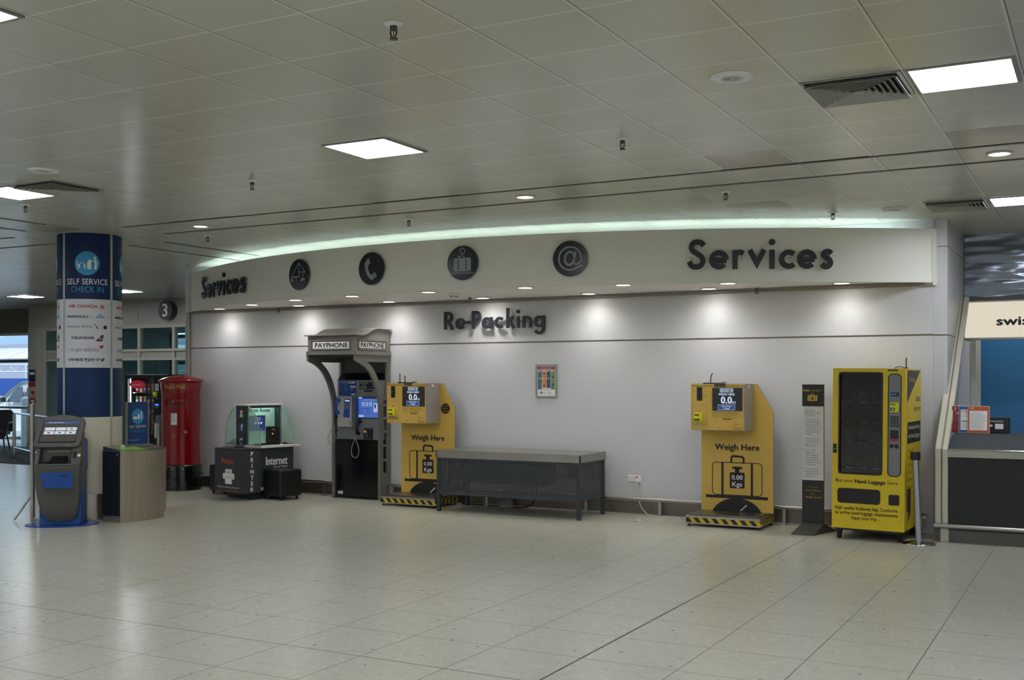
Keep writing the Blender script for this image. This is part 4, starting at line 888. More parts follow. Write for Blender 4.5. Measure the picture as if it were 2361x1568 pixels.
# ================================================================ WEIGHING MACHINES
M_yel = mat('weigh_yellow', '#cda94e', .45, noise=.03); M_boxs = mat('weigh_box_grey', '#8e8a84', .45, metal=.2); M_boxy = M_yel
M_hy = mat('hazard_yellow', '#c8a81e', .5); M_plate = mat('scale_plate_steel', '#6f6b66', .28, metal=.9, noise=.15)
M_wscr = mat('weigh_screen_dark', '#0d1420', emit=.12); M_wtxt = mat('weigh_screen_text', '#c9d8ee', emit=.75); M_wbtn = mat('weigh_screen_button', '#1b4a8c', emit=.5)
def weigh(loc, label, sticker):
    t = thing('weighing_machine', label, 'weighing machine', loc, 0, 'yellow weighing machines', True)
    w = MB(); F = FRONT(.44)
    w.prism(F, [(0, .14), (.853, .14), (.853, 1.305), (.665, 1.622), (0, 1.622)], -.03, -.002, M_alu); w.poly(F, [(0, .14), (.853, .14), (.853, 1.305), (.665, 1.622), (0, 1.622)], M_yel, 0)
    w.text(F, 'Weigh Here', .166, .855, .070, M_ink, .002, w=.525, bold=.05)
    w.ribbon(F, [(.362, .708), (.362, .765), (.38, .785), (.49, .778), (.508, .76), (.508, .70)], .024, M_ink, None, .002)
    w.ribbon(F, rrect(.135, .723, .33, .708, .045, 6), .009, M_ink, None, .002, True)
    for a in (.243, .592): w.rect(F, a, a+.026, .33, .706, M_ink, .002)
    w.poly(F, rrect(.343, .520, .412, .595, .012), M_ink, .002); w.poly(F, [(.405, .59), (.458, .59), (.458, .645), (.405, .645)], M_ink, .002); w.poly(F, rrect(.370, .493, .635, .662, .012), M_ink, .002)
    w.text(F, '0.00', .432, .513, .052, M_white, .004, al='c', w=.13, bold=.035); w.text(F, 'Kgs', .432, .434, .052, M_white, .004, al='c', w=.115, bold=.035)
    w.rect(F, .055, .792, .290, .325, M_ink, .002); w.poly(F, arcpts(.428, .08, .30, 14, 166, 24, .215), M_ink, .003); w.ribbon(F, [(.470, .15), (.546, .222)], .012, M_white, None, .005)
    R = random.Random(4)
    for i in range(7): x = R.uniform(.07, .8); z = R.uniform(.2, .5); w.ribbon(F, [(x, z), (x+R.uniform(-.02, .02), z-R.uniform(.02, .08))], .002, mat('scuff', '#7a6a3c', .6), None, .002)
    if sticker:
        w.disc(F, .708, 1.285, .070, M_ink, .002)
        for k, s_ in enumerate(('HAND LUGGAGE', 'WEIGHING', 'NOW AVAILABLE')): w.text(F, s_, .708, 1.318-k*.036, .012, M_gold, .004, al='c')
    w.build('back_panel', t)
    bx = lambda u: (u+4.237)*1.014-.018
    w = MB(); w.box(-.018, .622, .12, .435, 1.092, 1.625, M_boxs); F = FRONT(.12); w.rect(F, -.016, .605, 1.096, 1.622, M_boxy, .001)
    w.text(F, 'This Service is provided by:', bx(-4.224), 1.596, .013, M_ink, .003, w=.245, bold=.03); w.text(F, 'For Information Only', bx(-3.813), 1.596, .013, M_ink, .003, w=.20, bold=.03)
    w.rect(F, bx(-3.963), bx(-3.829), 1.59, 1.622, M_ink, .003); w.text(F, 'Weigh-ahead', bx(-3.896), 1.60, .013, M_gold, .004, al='c', w=.12)
    w.text(F, 'Accepts', bx(-4.215), 1.535, .008, M_ink, .003); w.text(F, '1', bx(-4.205), 1.512, .008, M_ink, .003); w.text(F, 'Pay', bx(-4.213), 1.488, .008, M_ink, .003); w.text(F, '1 weigh = £1', bx(-4.095), 1.535, .008, M_ink, .003); w.text(F, 'No Change', bx(-4.095), 1.492, .008, M_ink, .003); w.text(F, 'Given', bx(-4.095), 1.478, .008, M_ink, .003)
    w.ribbon(F, [(bx(a), b) for a, b in ((-4.222, 1.168), (-4.222, 1.38), (-4.048, 1.38), (-4.048, 1.168))], .003, M_grey, None, .003, True)
    w.ribbon(F, rrect(bx(-3.984), bx(-3.907), 1.24, 1.298, .008), .002, M_ink, None, .003, True); w.text(F, 'HOW TO', bx(-3.9455), 1.275, .012, M_ink, .003, al='c', w=.062); w.text(F, 'USE ME', bx(-3.9455), 1.25, .012, M_ink, .003, al='c', w=.055)
    for k, s_ in enumerate(('1. Touch screen to start or select language.', '2. Type in the first letters of your airline.', '3. Touch your airline once from the list to move on.', '4. Follow the onscreen instructions.')): w.text(F, s_, bx(-3.887), 1.289-k*.0175, .009, M_ink, .003, w=(.21, .195, .25, .175)[k])
    w.rect(F, bx(-3.862), bx(-3.76), 1.219, 1.229, mat('dark_green_slot', '#1f3a12', .4), .003)
    for k, s_ in enumerate(('For', 'Assistance', 'call', 'Weigh-ahead on', '07768 988 832')): w.text(F, s_, bx(-3.741), 1.185-k*.0205, .011, M_ink, .003)
    for x, z in ((-4.136, 1.32), (-3.907, 1.128)): w.disc(F, bx(x), z, .010, M_alu, .003); w.disc(F, bx(x), z, .005, M_grey, .004)
    S = RIGHT(.622)
    for y in (.15, .41):
        for z in (1.11, 1.608): w.disc(S, y, z, .007, M_alu)
    w.rect(S, .24, .29, 1.575, 1.61, M_white); w.ribbon(S, [(.248, 1.58), (.248, 1.605), (.282, 1.605), (.282, 1.58)], .004, M_red, None, .002, True)
    bxo = w.build('head_box', t)
    w = MB(); w.box(bx(-4.165), bx(-4.103), .112, .122, 1.432, 1.585, M_black); w.rect(FRONT(.112), bx(-4.15), bx(-4.135), 1.51, 1.525, M_blue); w.build('coin_slot', t, .003)
    w = MB(); w.box(bx(-3.986), bx(-3.636), .114, .122, 1.317, 1.582, M_alu); F = FRONT(.114); w.rect(F, bx(-3.984), bx(-3.638), 1.319, 1.58, M_wscr); cx = bx(-3.82)
    w.rect(F, bx(-3.897), bx(-3.741), 1.527, 1.575, mat('weigh_logo_plate', '#9fb2c8', emit=.5), .002); w.ring(F, bx(-3.782), 1.545, .010, .005, M_navy, .003); w.rect(F, bx(-3.79), bx(-3.774), 1.563, 1.568, M_navy, .003); w.lines(F, bx(-3.86), 1.556, .06, 2, .016, .008, M_grey, .003)
    w.text(F, 'WEIGH HERE', cx, 1.494, .024, M_wtxt, .002, al='c', w=.19, bold=.03); w.text(F, '0.0', cx, 1.402, .078, M_wtxt, .002, al='c', w=.125, bold=.05); w.text(F, 'KG', bx(-3.755), 1.402, .026, M_wtxt, .002, bold=.03, w=.042)
    w.rect(F, bx(-3.918), bx(-3.722), 1.328, 1.388, M_wtxt, .002); w.rect(F, bx(-3.915), bx(-3.725), 1.331, 1.385, M_wbtn, .003); w.text(F, 'Touch Screen', cx, 1.363, .016, M_wtxt, .005, al='c', w=.115, bold=.02); w.text(F, 'To Begin', cx, 1.339, .016, M_wtxt, .005, al='c', w=.075, bold=.02); w.build('screen', t)
    w = MB(); w.box(bx(-4.193), bx(-4.097), .085, .122, 1.192, 1.295, mat('card_reader_yellow', '#d8d31e', .4)); F = FRONT(.085); w.rect(F, bx(-4.183), bx(-4.13), 1.26, 1.275, M_ink); w.disc(F, bx(-4.18), 1.25, .004, mat('led_green', '#30ff50', emit=1.2)); w.poly(F, [(bx(-4.19), 1.205), (bx(-4.19), 1.222), (bx(-4.12), 1.218), (bx(-4.12), 1.205)], M_ink); w.rect(F, bx(-4.15), bx(-4.13), 1.218, 1.226, M_red, .003); w.build('card_reader', t, .004)
    MB().box(bx(-4.222), bx(-4.048), .105, .122, 1.158, 1.17, M_alu).build('ledge', t)
    w = MB(); w.box(.10, .34, .20, .30, 1.625, 1.637, M_black); w.box(.32, .36, .22, .26, 1.625, 1.648, M_grey); w.build('top_plate', t)
    if sticker:
        for x, h in ((.085, .13), (.165, .10)):
            w = MB(); w.lathe([(.022, 0), (.018, .014), (.006, .02), (.006, h*.7), (.007, h*.72), (.006, h)], (x, .28, 1.625), M_black, 10); w.build('antenna', t)
    else: MB().tube(spline([(.17, .26, 1.63), (.172, .26, 1.68), (.182, .25, 1.72), (.20, .24, 1.745)], 5), .006, M_black, 8).build('antenna', t)
    w = MB(); w.box(-.04, .825, 0, .57, .03, .125, M_steel); F = FRONT(0); S = RIGHT(.825)
    w.rect(F, -.034, .819, .046, .099, M_ink, .001); w.rect(S, .006, .564, .046, .099, M_ink, .001)
    for i in range(8): a = -.005+i*.108; w.poly(F, [(a, .099), (a+.055, .099), (a+.10, .046), (a+.045, .046)], M_hy, .002)
    for i in range(6): a = .02+i*.094; w.poly(S, [(a+.04, .099), (a+.085, .099), (a+.05, .046), (a+.005, .046)], M_hy, .002)
    w.build('platform_frame', t)
    MB().box(-.015, .80, .02, .55, .125, .142, M_plate).build('weighing_plate', t, .004)
    for x in (-.01, .795):
        for y in (.03, .54): MB().lathe([(.024, 0), (.024, .008), (.008, .012), (.008, .032)], (x, y, 0), M_black, 12).build('foot', t)
    return t
weigh((-8.45, 11.93, 0), 'yellow Weigh Here machine beside the payphone, partly behind the steel table', True)
weigh((-4.186, 11.93, 0), 'yellow Weigh Here machine standing alone left of the black Over weight banner', False)
# ================================================================ STEEL-TOPPED TABLE
def perf_mat():
    m = bpy.data.materials.new('perforated_dark_sheet'); m.use_nodes = True; nt = m.node_tree; N = nt.nodes; L = nt.links
    b = N['Principled BSDF']; b.inputs['Base Color'].default_value = lin('#343a3f'); b.inputs['Roughness'].default_value = .45
    g = N.new('ShaderNodeNewGeometry'); sp = N.new('ShaderNodeSeparateXYZ'); L.new(g.outputs['Position'], sp.inputs[0])
    def M(op, a, b_=None):
        q = N.new('ShaderNodeMath'); q.operation = op
        for i, x in enumerate((a, b_)):
            if x is None: continue
            if isinstance(x, (int, float)): q.inputs[i].default_value = x
            else: L.new(x, q.inputs[i])
        return q.outputs[0]
    P = .0213; h = M('ADD', sp.outputs[0], sp.outputs[1])
    fx = M('SUBTRACT', M('FRACT', M('DIVIDE', h, P)), .5); fz = M('SUBTRACT', M('FRACT', M('DIVIDE', sp.outputs[2], P)), .5)
    d = M('ADD', M('MULTIPLY', fx, fx), M('MULTIPLY', fz, fz)); hole = M('LESS_THAN', d, .062)
    hole = M('MULTIPLY', hole, M('LESS_THAN', M('ABSOLUTE', M('SUBTRACT', sp.outputs[2], .455)), .2))
    tr = N.new('ShaderNodeBsdfTransparent'); mx = N.new('ShaderNodeMixShader'); L.new(hole, mx.inputs[0]); L.new(b.outputs[0], mx.inputs[1]); L.new(tr.outputs[0], mx.inputs[2]); L.new(mx.outputs[0], N['Material Output'].inputs[0])
    return m
M_perf = perf_mat(); M_td = mat('table_dark_paint', '#2f3539', .45)
t = thing('packing_table', 'long steel-topped table with dark perforated side panels against the wall', 'table', (-6.47, 12.1, 0))
w = MB(); a, b, c, d_ = -7.485, -5.463, 11.73, 12.48
w.box(a, b, c, d_, .765, .778, M_steel); w.box(a, b, c, c+.012, .682, .766, M_steel); w.box(a, b, d_-.012, d_, .682, .766, M_steel); w.box(a, a+.012, c, d_, .682, .766, M_steel); w.box(b-.012, b, c, d_, .682, .766, M_steel)
for x in (c+.04, c+.075, d_-.06): w.disc(RIGHT(b), x, .73, .006, M_grey)
w.build('table_top', t)
for x in (a+.006, b-.052):
    for y in (c+.006, d_-.052): MB().box(x, x+.046, y, y+.046, 0, .69, M_td).build('leg', t, .004)
MB().box(a+.05, b-.05, c+.014, c+.018, .216, .69, M_perf).build('perforated_panel', t)
MB().box(a+.05, b-.05, d_-.03, d_-.026, .42, .69, M_perf).build('perforated_panel', t)
MB().box(b-.022, b-.018, c+.05, d_-.05, .216, .69, M_perf).build('perforated_panel', t); MB().box(a+.018, a+.022, c+.05, d_-.05, .216, .69, M_perf).build('perforated_panel', t)
w = MB(); w.box(a+.4, b-.55, c+.10, d_-.25, .38, .62, M_td); w.build('inner_shelf', t)
# sockets, cables, litter
t = thing('wall_socket', 'white twin wall sockets low on the white wall right of the table', 'socket', (-5.13, V, .44))
w = MB(); F = FRONT(V-.012)
for k in range(2):
    x = -5.219+k*.088; w.box(x, x+.084, V-.012, V-.001, .405, .485, M_white)
    for q in (.022, .062): w.rect(F, x+q-.006, x+q+.006, .466, .470, M_grey); w.rect(F, x+q-.004, x+q+.004, .425, .429, M_grey)
w.build('plate', t, .004)
w = MB(); w.box(-5.108, -5.092, V-.018, V-.011, .455, .475, M_red); w.build('switch', t)
MB().box(-5.175, -5.155, V-.016, V-.011, .452, .472, M_white).build('switch', t)
MB().box(-5.105, -5.07, V-.035, V-.011, .402, .432, M_white).build('plug', t, .004)
tag(MB().tube(spline([(-5.09, V-.03, .41), (-5.083, V-.05, .33), (-5.065, V-.05, .22), (-5.03, 12.56, .12), (-4.97, 12.55, .05), (-4.87, 12.51, .008), (-4.70, 12.50, .007), (-4.45, 12.48, .007), (-4.2, 12.51, .007)], 6), .006, mat('white_cable', '#c9c7c0', .5), 7).build('power_cable'), 'thin white power cable dropping from the wall sockets to the floor', 'cable')
tag(MB().tube(spline([(-7.6, 12.56, .01), (-7.2, 12.54, .01), (-6.9, 12.52, .01), (-6.65, 12.50, .01), (-6.5, 12.45, .06), (-6.4, 12.40, .16), (-6.36, 12.36, .30), (-6.36, 12.36, .375)], 6), .008, M_black, 7).build('power_cable'), 'black power cable running along the floor beneath the steel table', 'cable')
w = MB(); w.hexa([(-6.96, 12.40, .008), (-6.76, 12.42, .008), (-6.76, 12.50, .008), (-6.96, 12.50, .008)], [(-6.95, 12.44, .10), (-6.80, 12.45, .12), (-6.79, 12.49, .115), (-6.93, 12.48, .09)], glass('clear_plastic_bag', '#d9d9d6', .18, .2, ('#c8c6c2', .35))); w.box(-6.86, -6.78, 12.43, 12.47, .015, .05, M_white); tag(w.build('plastic_bag'), 'crumpled clear plastic bag on the floor under the table', 'bag')
w = MB(); w.add([(-4.90, 12.00, .003), (-4.85, 12.03, .022), (-4.80, 12.02, .004), (-4.84, 11.99, .016), (-4.865, 12.02, .001)], [(0, 3, 1), (3, 2, 1), (0, 1, 4), (1, 2, 4)], M_white); tag(w.build('paper_scrap'), 'small scrap of white paper on the floor between the table and the weighing machine', 'litter')
# wall rail with floor posts
t = thing('wall_rail', 'low steel bumper rail along the foot of the white wall', 'rail', (-7, 12.53, 0))
MB().tube([(-12.0, 12.53, .205), (-9.66, 12.53, .205)], .02, M_steel, 12).build('rail_tube', t); MB().tube([(-8.79, 12.53, .205), (-1.80, 12.53, .205), (-1.74, 12.53, .205), (-1.70, 12.47, .205), (-1.70, 12.33, .205)], .02, M_steel, 12).build('rail_tube', t)
for x in (-11.6, -9.9, -8.7, -7.2, -5.757, -4.77, -3.25, -1.85):
    w = MB(); w.box(x-.017, x+.017, 12.525, 12.537, 0, .19, M_steel); w.box(x-.03, x+.03, 12.50, 12.56, .001, .007, M_steel); w.build('post', t)
# ================================================================ BANNER STAND
t = thing('banner_stand', 'narrow black and white Over weight? standing banner beside the yellow vending machine', 'banner', (-2.80, 12.05, 0))
x0, x1, y0, y1 = -2.922, -2.690, 12.03, 12.062; F = FRONT(y0); M_bk = mat('banner_black', '#161616', .45)
w = MB(); w.box(x0, x1, y0, y1, .02, 1.621, M_bk); w.rect(F, x0, x1, .575, 1.382, mat('banner_white', '#c9cbcd', .45)); w.rect(RIGHT(x1), y0+.022, y1-.002, .55, 1.62, mat('banner_edge_gold', '#8a6f2a', .5))
w.text(F, 'Over', x0+.008, 1.545, .026, M_gold, .003, bold=.05, w=.075); w.text(F, 'weight?', x0+.09, 1.545, .026, mat('banner_gold_dim', '#8f7a34', .5), .003, w=.125)
w.poly(F, rrect(-2.862, -2.758, 1.44, 1.505, .008), M_gold, .003)
for x in (-2.845, -2.775): w.rect(F, x-.003, x+.003, 1.44, 1.505, M_bk, .004)
w.rect(F, -2.832, -2.788, 1.448, 1.497, M_bk, .004); w.rect(F, -2.829, -2.791, 1.451, 1.494, M_gold, .005); w.rect(F, -2.822, -2.798, 1.455, 1.476, M_bk, .006); w.rect(F, -2.815, -2.805, 1.476, 1.488, M_bk, .006); w.ribbon(F, [(-2.826, 1.505), (-2.826, 1.52), (-2.794, 1.52), (-2.794, 1.505)], .004, M_gold, None, .003)
T = ['• Find out here', '   BEFORE you reach', '   the check-in', '', '• For just £1.00 the', '   machine will weigh', '   your case, advising', '   if under or over', '   your allowance and', '   of possible excess', '   charges', '', '• If your case is over', '   the allowance limit,', '   you can receive a', '   FREE re-weigh', '', '• Need a hand', '   luggage bag?', '   Cabin-compliant', "   'Smart' bags are", '   available from the', '   vending unit located', '   in Terminal 2', '', '• To weigh, touch', '   machine screen', '   and follow simple', '   instructions.']
for k, s_ in enumerate(T):
    if s_: w.text(F, s_.strip(), x0+.022+(.012 if s_[0] == ' ' else 0), 1.328-k*.0255, .0145, M_grey if 0 else mat('banner_text', '#3c3c3e', .5), .003)
for k, (s_, m) in enumerate((('Improve', MATS['banner_gold_dim']), ('your journey', M_gold), ('with...', MATS['banner_gold_dim']), ('Weigh-ahead', M_gold))): w.text(F, s_, -2.80, .495-k*.038, .019, m, .003, al='c', w=(.10, .16, .08, .17)[k])
w.build('panel', t)
M_bs = mat('banner_base_grey', '#55534f', .4, metal=.4)
w = MB(); w.hexa([(-2.985, 11.80, .0), (-2.745, 11.80, .0), (x1, y0, .0), (x0, y0, .0)], [(-2.985, 11.80, .008), (-2.745, 11.80, .008), (x1, y0-.001, .105), (x0, y0-.001, .105)], M_bs); w.build('front_foot', t)
w = MB(); w.hexa([(x0, y1, 0), (x1, y1, 0), (-2.60, 12.28, 0), (-2.86, 12.28, 0)], [(x0, y1+.001, .105), (x1, y1+.001, .105), (-2.60, 12.28, .008), (-2.86, 12.28, .008)], M_bs); w.build('rear_foot', t)
# ================================================================ LUGGAGE VENDING MACHINE
M_vy = mat('vending_yellow', '#d8bd17', .38, noise=.03); M_vg = mat('vending_grey_panel', '#7a7c7e', .4); M_liner = mat('vending_liner_dark', '#1b1e22', .6)
vz = radians(-2.5); t = thing('vending_machine', 'yellow hand luggage vending machine with glass front at the right end of the wall', 'vending machine', (-2.538, 11.72, 0), vz, None, True)
t.rotation_euler = (0, radians(.5), vz)
W_, D_ = .735, .80; w = MB()
w.box(0, W_, .06, D_, .125, .60, M_vy); w.box(0, W_, .40, D_, .60, 1.79, M_vy); w.box(0, .05, .06, .40, .60, 1.79, M_vy); w.box(.52, W_, .06, .40, .60, 1.79, M_vy); w.box(.05, .52, .06, .40, 1.76, 1.79, M_vy); w.box(.02, W_-.02, .03, D_-.02, .095, .13, M_black)
S = RIGHT(W_)
w.poly(S, [(.08, 1.775), (.74, 1.775), (.6, 1.70), (.35, 1.58), (.08, 1.44)], mat('vending_side_dark', '#3a3a36', .5), .002); w.text(S, 'Fly bag', .16, 1.66, .05, M_gold, .004, w=.3)
w.text(S, 'Smart', .76, 1.45, .07, M_ink, .003, al='r', w=.25); w.text(S, 'carry on', .76, 1.35, .06, M_ink, .003, al='r', w=.35); w.rect(S, .10, .78, 1.02, 1.24, M_ink, .002); w.text(S, 'Fold away cabin bag', .14, 1.165, .045, M_white, .004, w=.58); w.text(S, 'with hand luggage', .14, 1.075, .045, M_white, .004, w=.58)
for k, s_ in enumerate(('• Lightweight', '• Durable and', '• Fashionable', '• Hold luggage', '• airline approved', '• Easy to stow', '• Converts to bag')): w.text(S, s_, .12, .93-k*.075, .04, mat('vending_side_text', '#5b4d10', .5), .003, w=.3+.06*(k % 4))
w.rect(S, .10, .30, .32, .55, mat('vending_photo_maroon', '#4a2a2c', .5), .002); w.poly(S, [(.16, .20), (.30, .30), (.28, .46), (.18, .45)], M_navy, .003); w.rect(S, .52, .62, .32, .50, MATS['vending_photo_maroon'], .002)
w.build('cabinet', t, .004)
w = MB(); w.box(0, .062, 0, .055, .12, 1.795, M_vy); w.box(.507, W_, 0, .055, .12, 1.795, M_vy); w.box(.062, .507, 0, .055, .12, .688, M_vy); w.box(.062, .507, 0, .055, 1.752, 1.795, M_vy)
F = FRONT(0); w.text(F, 'Buy your', .038, .603, .036, mat('vending_print', '#1d1803', .5), .003, w=.18); w.text(F, 'Hand Luggage', .237, .598, .038, M_ink, .003, w=.305, bold=.05); w.text(F, 'here', .568, .600, .036, MATS['vending_print'], .003, w=.10)
for k, (s_, a, wd) in enumerate((('High quality foldaway bag. Conforms', .033, .635), ('to airline hand luggage requirements.', .033, .645), ('Enjoy your trip ...', .205, .29))): w.text(F, s_, a, .318-k*.050, .034, MATS['vending_print'], .003, w=wd, bold=.015)
w.rect(F, .50+.06, .655, 1.766, 1.784, M_ink, .002); w.text(F, 'Weigh-ahead', .608, 1.770, .009, M_gold, .004, al='c'); R = random.Random(2)
for k in range(5): w.disc(F, .71+R.uniform(-.01, .01), .2+R.uniform(0, .2), .004, M_ink, .002)
dr = w.build('door', t, .004)
w = MB(); w.ribbon(FRONT(0), rrect(.068, .504, .695, 1.748, .035), .016, M_black, -.004, .006, True); w.build('gasket', dr)
w = MB(); w.rect(FRONT(.02), .062, .507, .69, 1.75, glass('vending_glass', '#6f7478', .12), 0); w.build('glass_pane', dr)
w = MB(); w.box(.05, .52, .385, .40, .60, 1.76, M_liner); w.box(.05, .055, .06, .385, .60, 1.76, M_liner); w.box(.515, .52, .06, .385, .60, 1.76, M_liner); w.build('interior', t)
for k, z in enumerate((.74, 1.005, 1.215, 1.43)):
    sh = MB(); sh.box(.056, .514, .10, .385, z, z+.012, M_liner); sh.box(.056, .514, .095, .10, z-.004, z+.024, M_black); f = FRONT(.095)
    for j, x in enumerate((.12, .26, .40)): sh.rect(f, x, x+.022, z+.002, z+.016, M_lblue if (j+k) % 2 else M_white); sh.rect(f, x+.028, x+.068, z+.002, z+.016, mat('price_tag', '#b9b39a', .5))
    so = sh.build('shelf', t)
    for j, x in enumerate((.13, .27, .41)):
        P = [(x+.045*cos(q*.9), .12+q*.0085, z+.075+.045*sin(q*.9)) for q in range(29)]; MB().tube(P, .003, mat('coil_wire', '#55603a', .4), 5).build('spiral', so)
for j, (x, z, m) in enumerate(((.12, 1.018, '#22303c'), (.26, 1.018, '#1c2229'), (.26, 1.443, '#232a33'))):
    p = thing('packed_bag', 'dark folded bag on the %s of the yellow vending machine' % ('left of the second lowest shelf', 'middle of the second lowest shelf', 'top shelf')[j], 'bag', (-2.538+x*cos(vz)-.16*sin(vz), 11.72+x*sin(vz)+.16*cos(vz), z), vz, 'folded bags in the yellow vending machine', True)
    MB().box(-.035, .075, 0, .19, .001, .16, mat('packed_bag_%d' % j, m, .7)).build('bag', p, .02); MB().box(-.01, .05, -.004, 0, .05, .11, M_grey).build('tag', p)
w = MB(); w.poly(FRONT(0), rrect(.567, .692, .687, 1.735, .04), M_vg, .003); w.ribbon(FRONT(0), rrect(.567, .692, .687, 1.735, .04), .010, M_black, None, .005, True); cp = w.build('control_panel', t)
F = FRONT(-.003); w = MB(); w.rect(F, .592, .672, 1.507, 1.548, M_black, .002); w.lines(F, .60, 1.523, .065, 1, .01, .018, mat('lcd_blue', '#1c7ac0', emit=.6), .004); w.build('display', cp)
w = MB(); w.box(.583, .672, -.02, 0, 1.345, 1.445, MATS['card_reader_yellow']); f = FRONT(-.02); w.rect(f, .592, .64, 1.417, 1.433, M_green); w.rect(f, .59, .635, 1.36, 1.39, M_ink); w.rect(f, .605, .625, 1.368, 1.382, M_white, .003); w.rect(f, .593, .602, 1.368, 1.382, M_red, .003); w.build('card_reader', cp, .004)
w = MB()
for i in range(3):
    for j in range(4): w.tube([(.60+i*.031, 0, 1.293-j*.029), (.60+i*.031, -.012, 1.293-j*.029)], .012, M_black, 12); w.disc(FRONT(-.012), .60+i*.031, 1.293-j*.029, .005, M_grey)
w.build('keypad', cp)
w = MB(); w.box(.588, .668, -.010, 0, 1.05, 1.16, M_black); w.rect(FRONT(-.010), .590, .666, 1.053, 1.072, mat('note_slot_red', '#9a1030', emit=.35)); w.build('note_slot', cp, .003)
for x in (.603, .652): MB().tube([(x, 0, .998), (x, -.012, .998)], .020, M_black, 18).build('coin_button', cp)
w = MB(); F = FRONT(0); w.poly(F, rrect(.056, .495, .383, .540, .035), M_black, .003); w.poly(F, rrect(.07, .482, .395, .528, .03), M_gloss, .004); w.build('delivery_flap', t)
w = MB(); w.poly(F, rrect(.577, .684, .388, .497, .014), M_black, .003); w.box(.60, .66, -.010, 0, .44, .475, M_gloss); w.build('coin_return', t)
w = MB(); w.box(.008, .045, -.012, 0, .905, 1.0, M_black); w.disc(FRONT(-.012), .027, .945, .007, M_alu); w.build('lock', t, .003)
for x in (.06, .675):
    for y in (.08, .70): MB().lathe([(.020, 0), (.024, .01), (.034, .075), (.045, .10)], (x, y, 0), M_black, 14).build('leg', t)
w = MB(); w.lathe([(.02, 0), (.016, .012), (.006, .018), (.006, .11)], (.715, .12, 1.795), M_black, 10); w.tube(spline([(.70, .12, 1.80), (.65, .10, 1.815), (.60, .13, 1.80)], 5), .004, M_black, 6); w.build('antenna', t)
# ================================================================ QUEUE POST
t = thing('queue_post', 'steel queue barrier post with black cap on a round base by the vending machine', 'post', (-1.668, 11.73, 0))
MB().lathe([(.162, 0), (.165, .008), (.15, .016), (.045, .028), (.0, .03)], (-1.668, 11.73, 0), M_chrome, 36).build('base', t)
MB().tube([(-1.668, 11.73, .02), (-1.70, 11.73, .865)], .033, mat('post_satin_steel', '#b4bac8', .22, metal=.9), 24).build('pole', t)
MB().tube([(-1.6995, 11.73, .855), (-1.702, 11.73, .935)], .048, M_black, 24, False).build('cap', t, .008)
# ================================================================ CHECK-IN DESK AND SIGN
M_cream = mat('desk_cream_post', '#c9c4b4', .5); M_ddark = mat('desk_dark_panel', '#1d2024', .55, noise=.15, nscale=80); M_slope = mat('desk_slate_top', '#3a4047', .5)
t = thing('check_in_desk', 'check-in desk with dark front panel and slanted cream post at the right edge', 'desk', (-1.5, 12.0, 0)); XE = 2.0
MB().box(-1.535, XE, 12.04, 12.5, 0, .13, mat('desk_kick_plate', '#5c5a58', .4, metal=.5)).build('plinth', t)
MB().tube([(-1.56, 11.985, .168), (XE, 11.985, .168)], .024, M_steel, 14).build('bumper_rail', t)
MB().box(-1.424, XE, 12.005, 12.4, .13, .88, M_ddark).build('front_panel', t)
w = MB(); w.box(-1.424, XE, 11.992, 12.02, .878, .945, M_steel); w.tube([(-1.424, 11.992, .955), (XE, 11.992, .955)], .012, M_chrome, 10); w.build('edge_band', t)
w = MB(); w.hexa([(-1.47, 12.0, .94), (XE, 12.0, .94), (XE, 12.36, 1.09), (-1.40, 12.36, 1.09)], [(-1.47, 12.0, .962), (XE, 12.0, .962), (XE, 12.36, 1.112), (-1.40, 12.36, 1.112)], M_slope); w.box(-1.40, XE, 12.34, 12.75, .9, 1.108, M_slope); w.build('sloping_top', t)
MB().box(-1.50, -1.42, 12.03, 12.75, .0, .95, M_cream).build('end_panel', t)
for a, b in ((-1.548, -1.492), (-1.478, -1.424)):
    w = MB(); w.box(a, b, 11.99, 12.08, .19, .955, M_cream)
    w.hexa([(a, 11.99, .955), (b, 11.99, .955), (b, 12.09, .955), (a, 12.09, .955)], [(a, 13.98, 2.66), (b, 13.98, 2.66), (b, 14.08, 2.66), (a, 14.08, 2.66)], M_cream); w.build('slanted_post', t, .006)
w = MB(); w.box(-1.494, -1.476, 12.01, 12.07, .19, .955, M_groove); w.hexa([(-1.494, 12.02, .955), (-1.476, 12.02, .955), (-1.476, 12.08, .955), (-1.494, 12.08, .955)], [(-1.494, 14.01, 2.655), (-1.476, 14.01, 2.655), (-1.476, 14.07, 2.655), (-1.494, 14.07, 2.655)], M_groove); w.build('post_gap', t)
t = thing('lightbox_sign', 'long backlit cream airline sign above the check-in desk at the right edge', 'sign', (0, 14.06, 2.38))
w = MB(); w.box(-1.495, 2.2, 14.02, 14.12, 2.145, 2.61, M_alu); w.build('housing', t, .004)
M_lbx = mat('lightbox_cream', '#fff3dc', emit=.56); w = MB(); w.rect(FRONT(14.02), -1.475, 2.18, 2.17, 2.59, M_lbx, .003, 12); w.build('face', t)
w = MB(); w.text(FRONT(14.02), 'swissport', -1.125, 2.315, .098, M_ink, .006, w=.80, bold=.07); w.build('lettering', t)
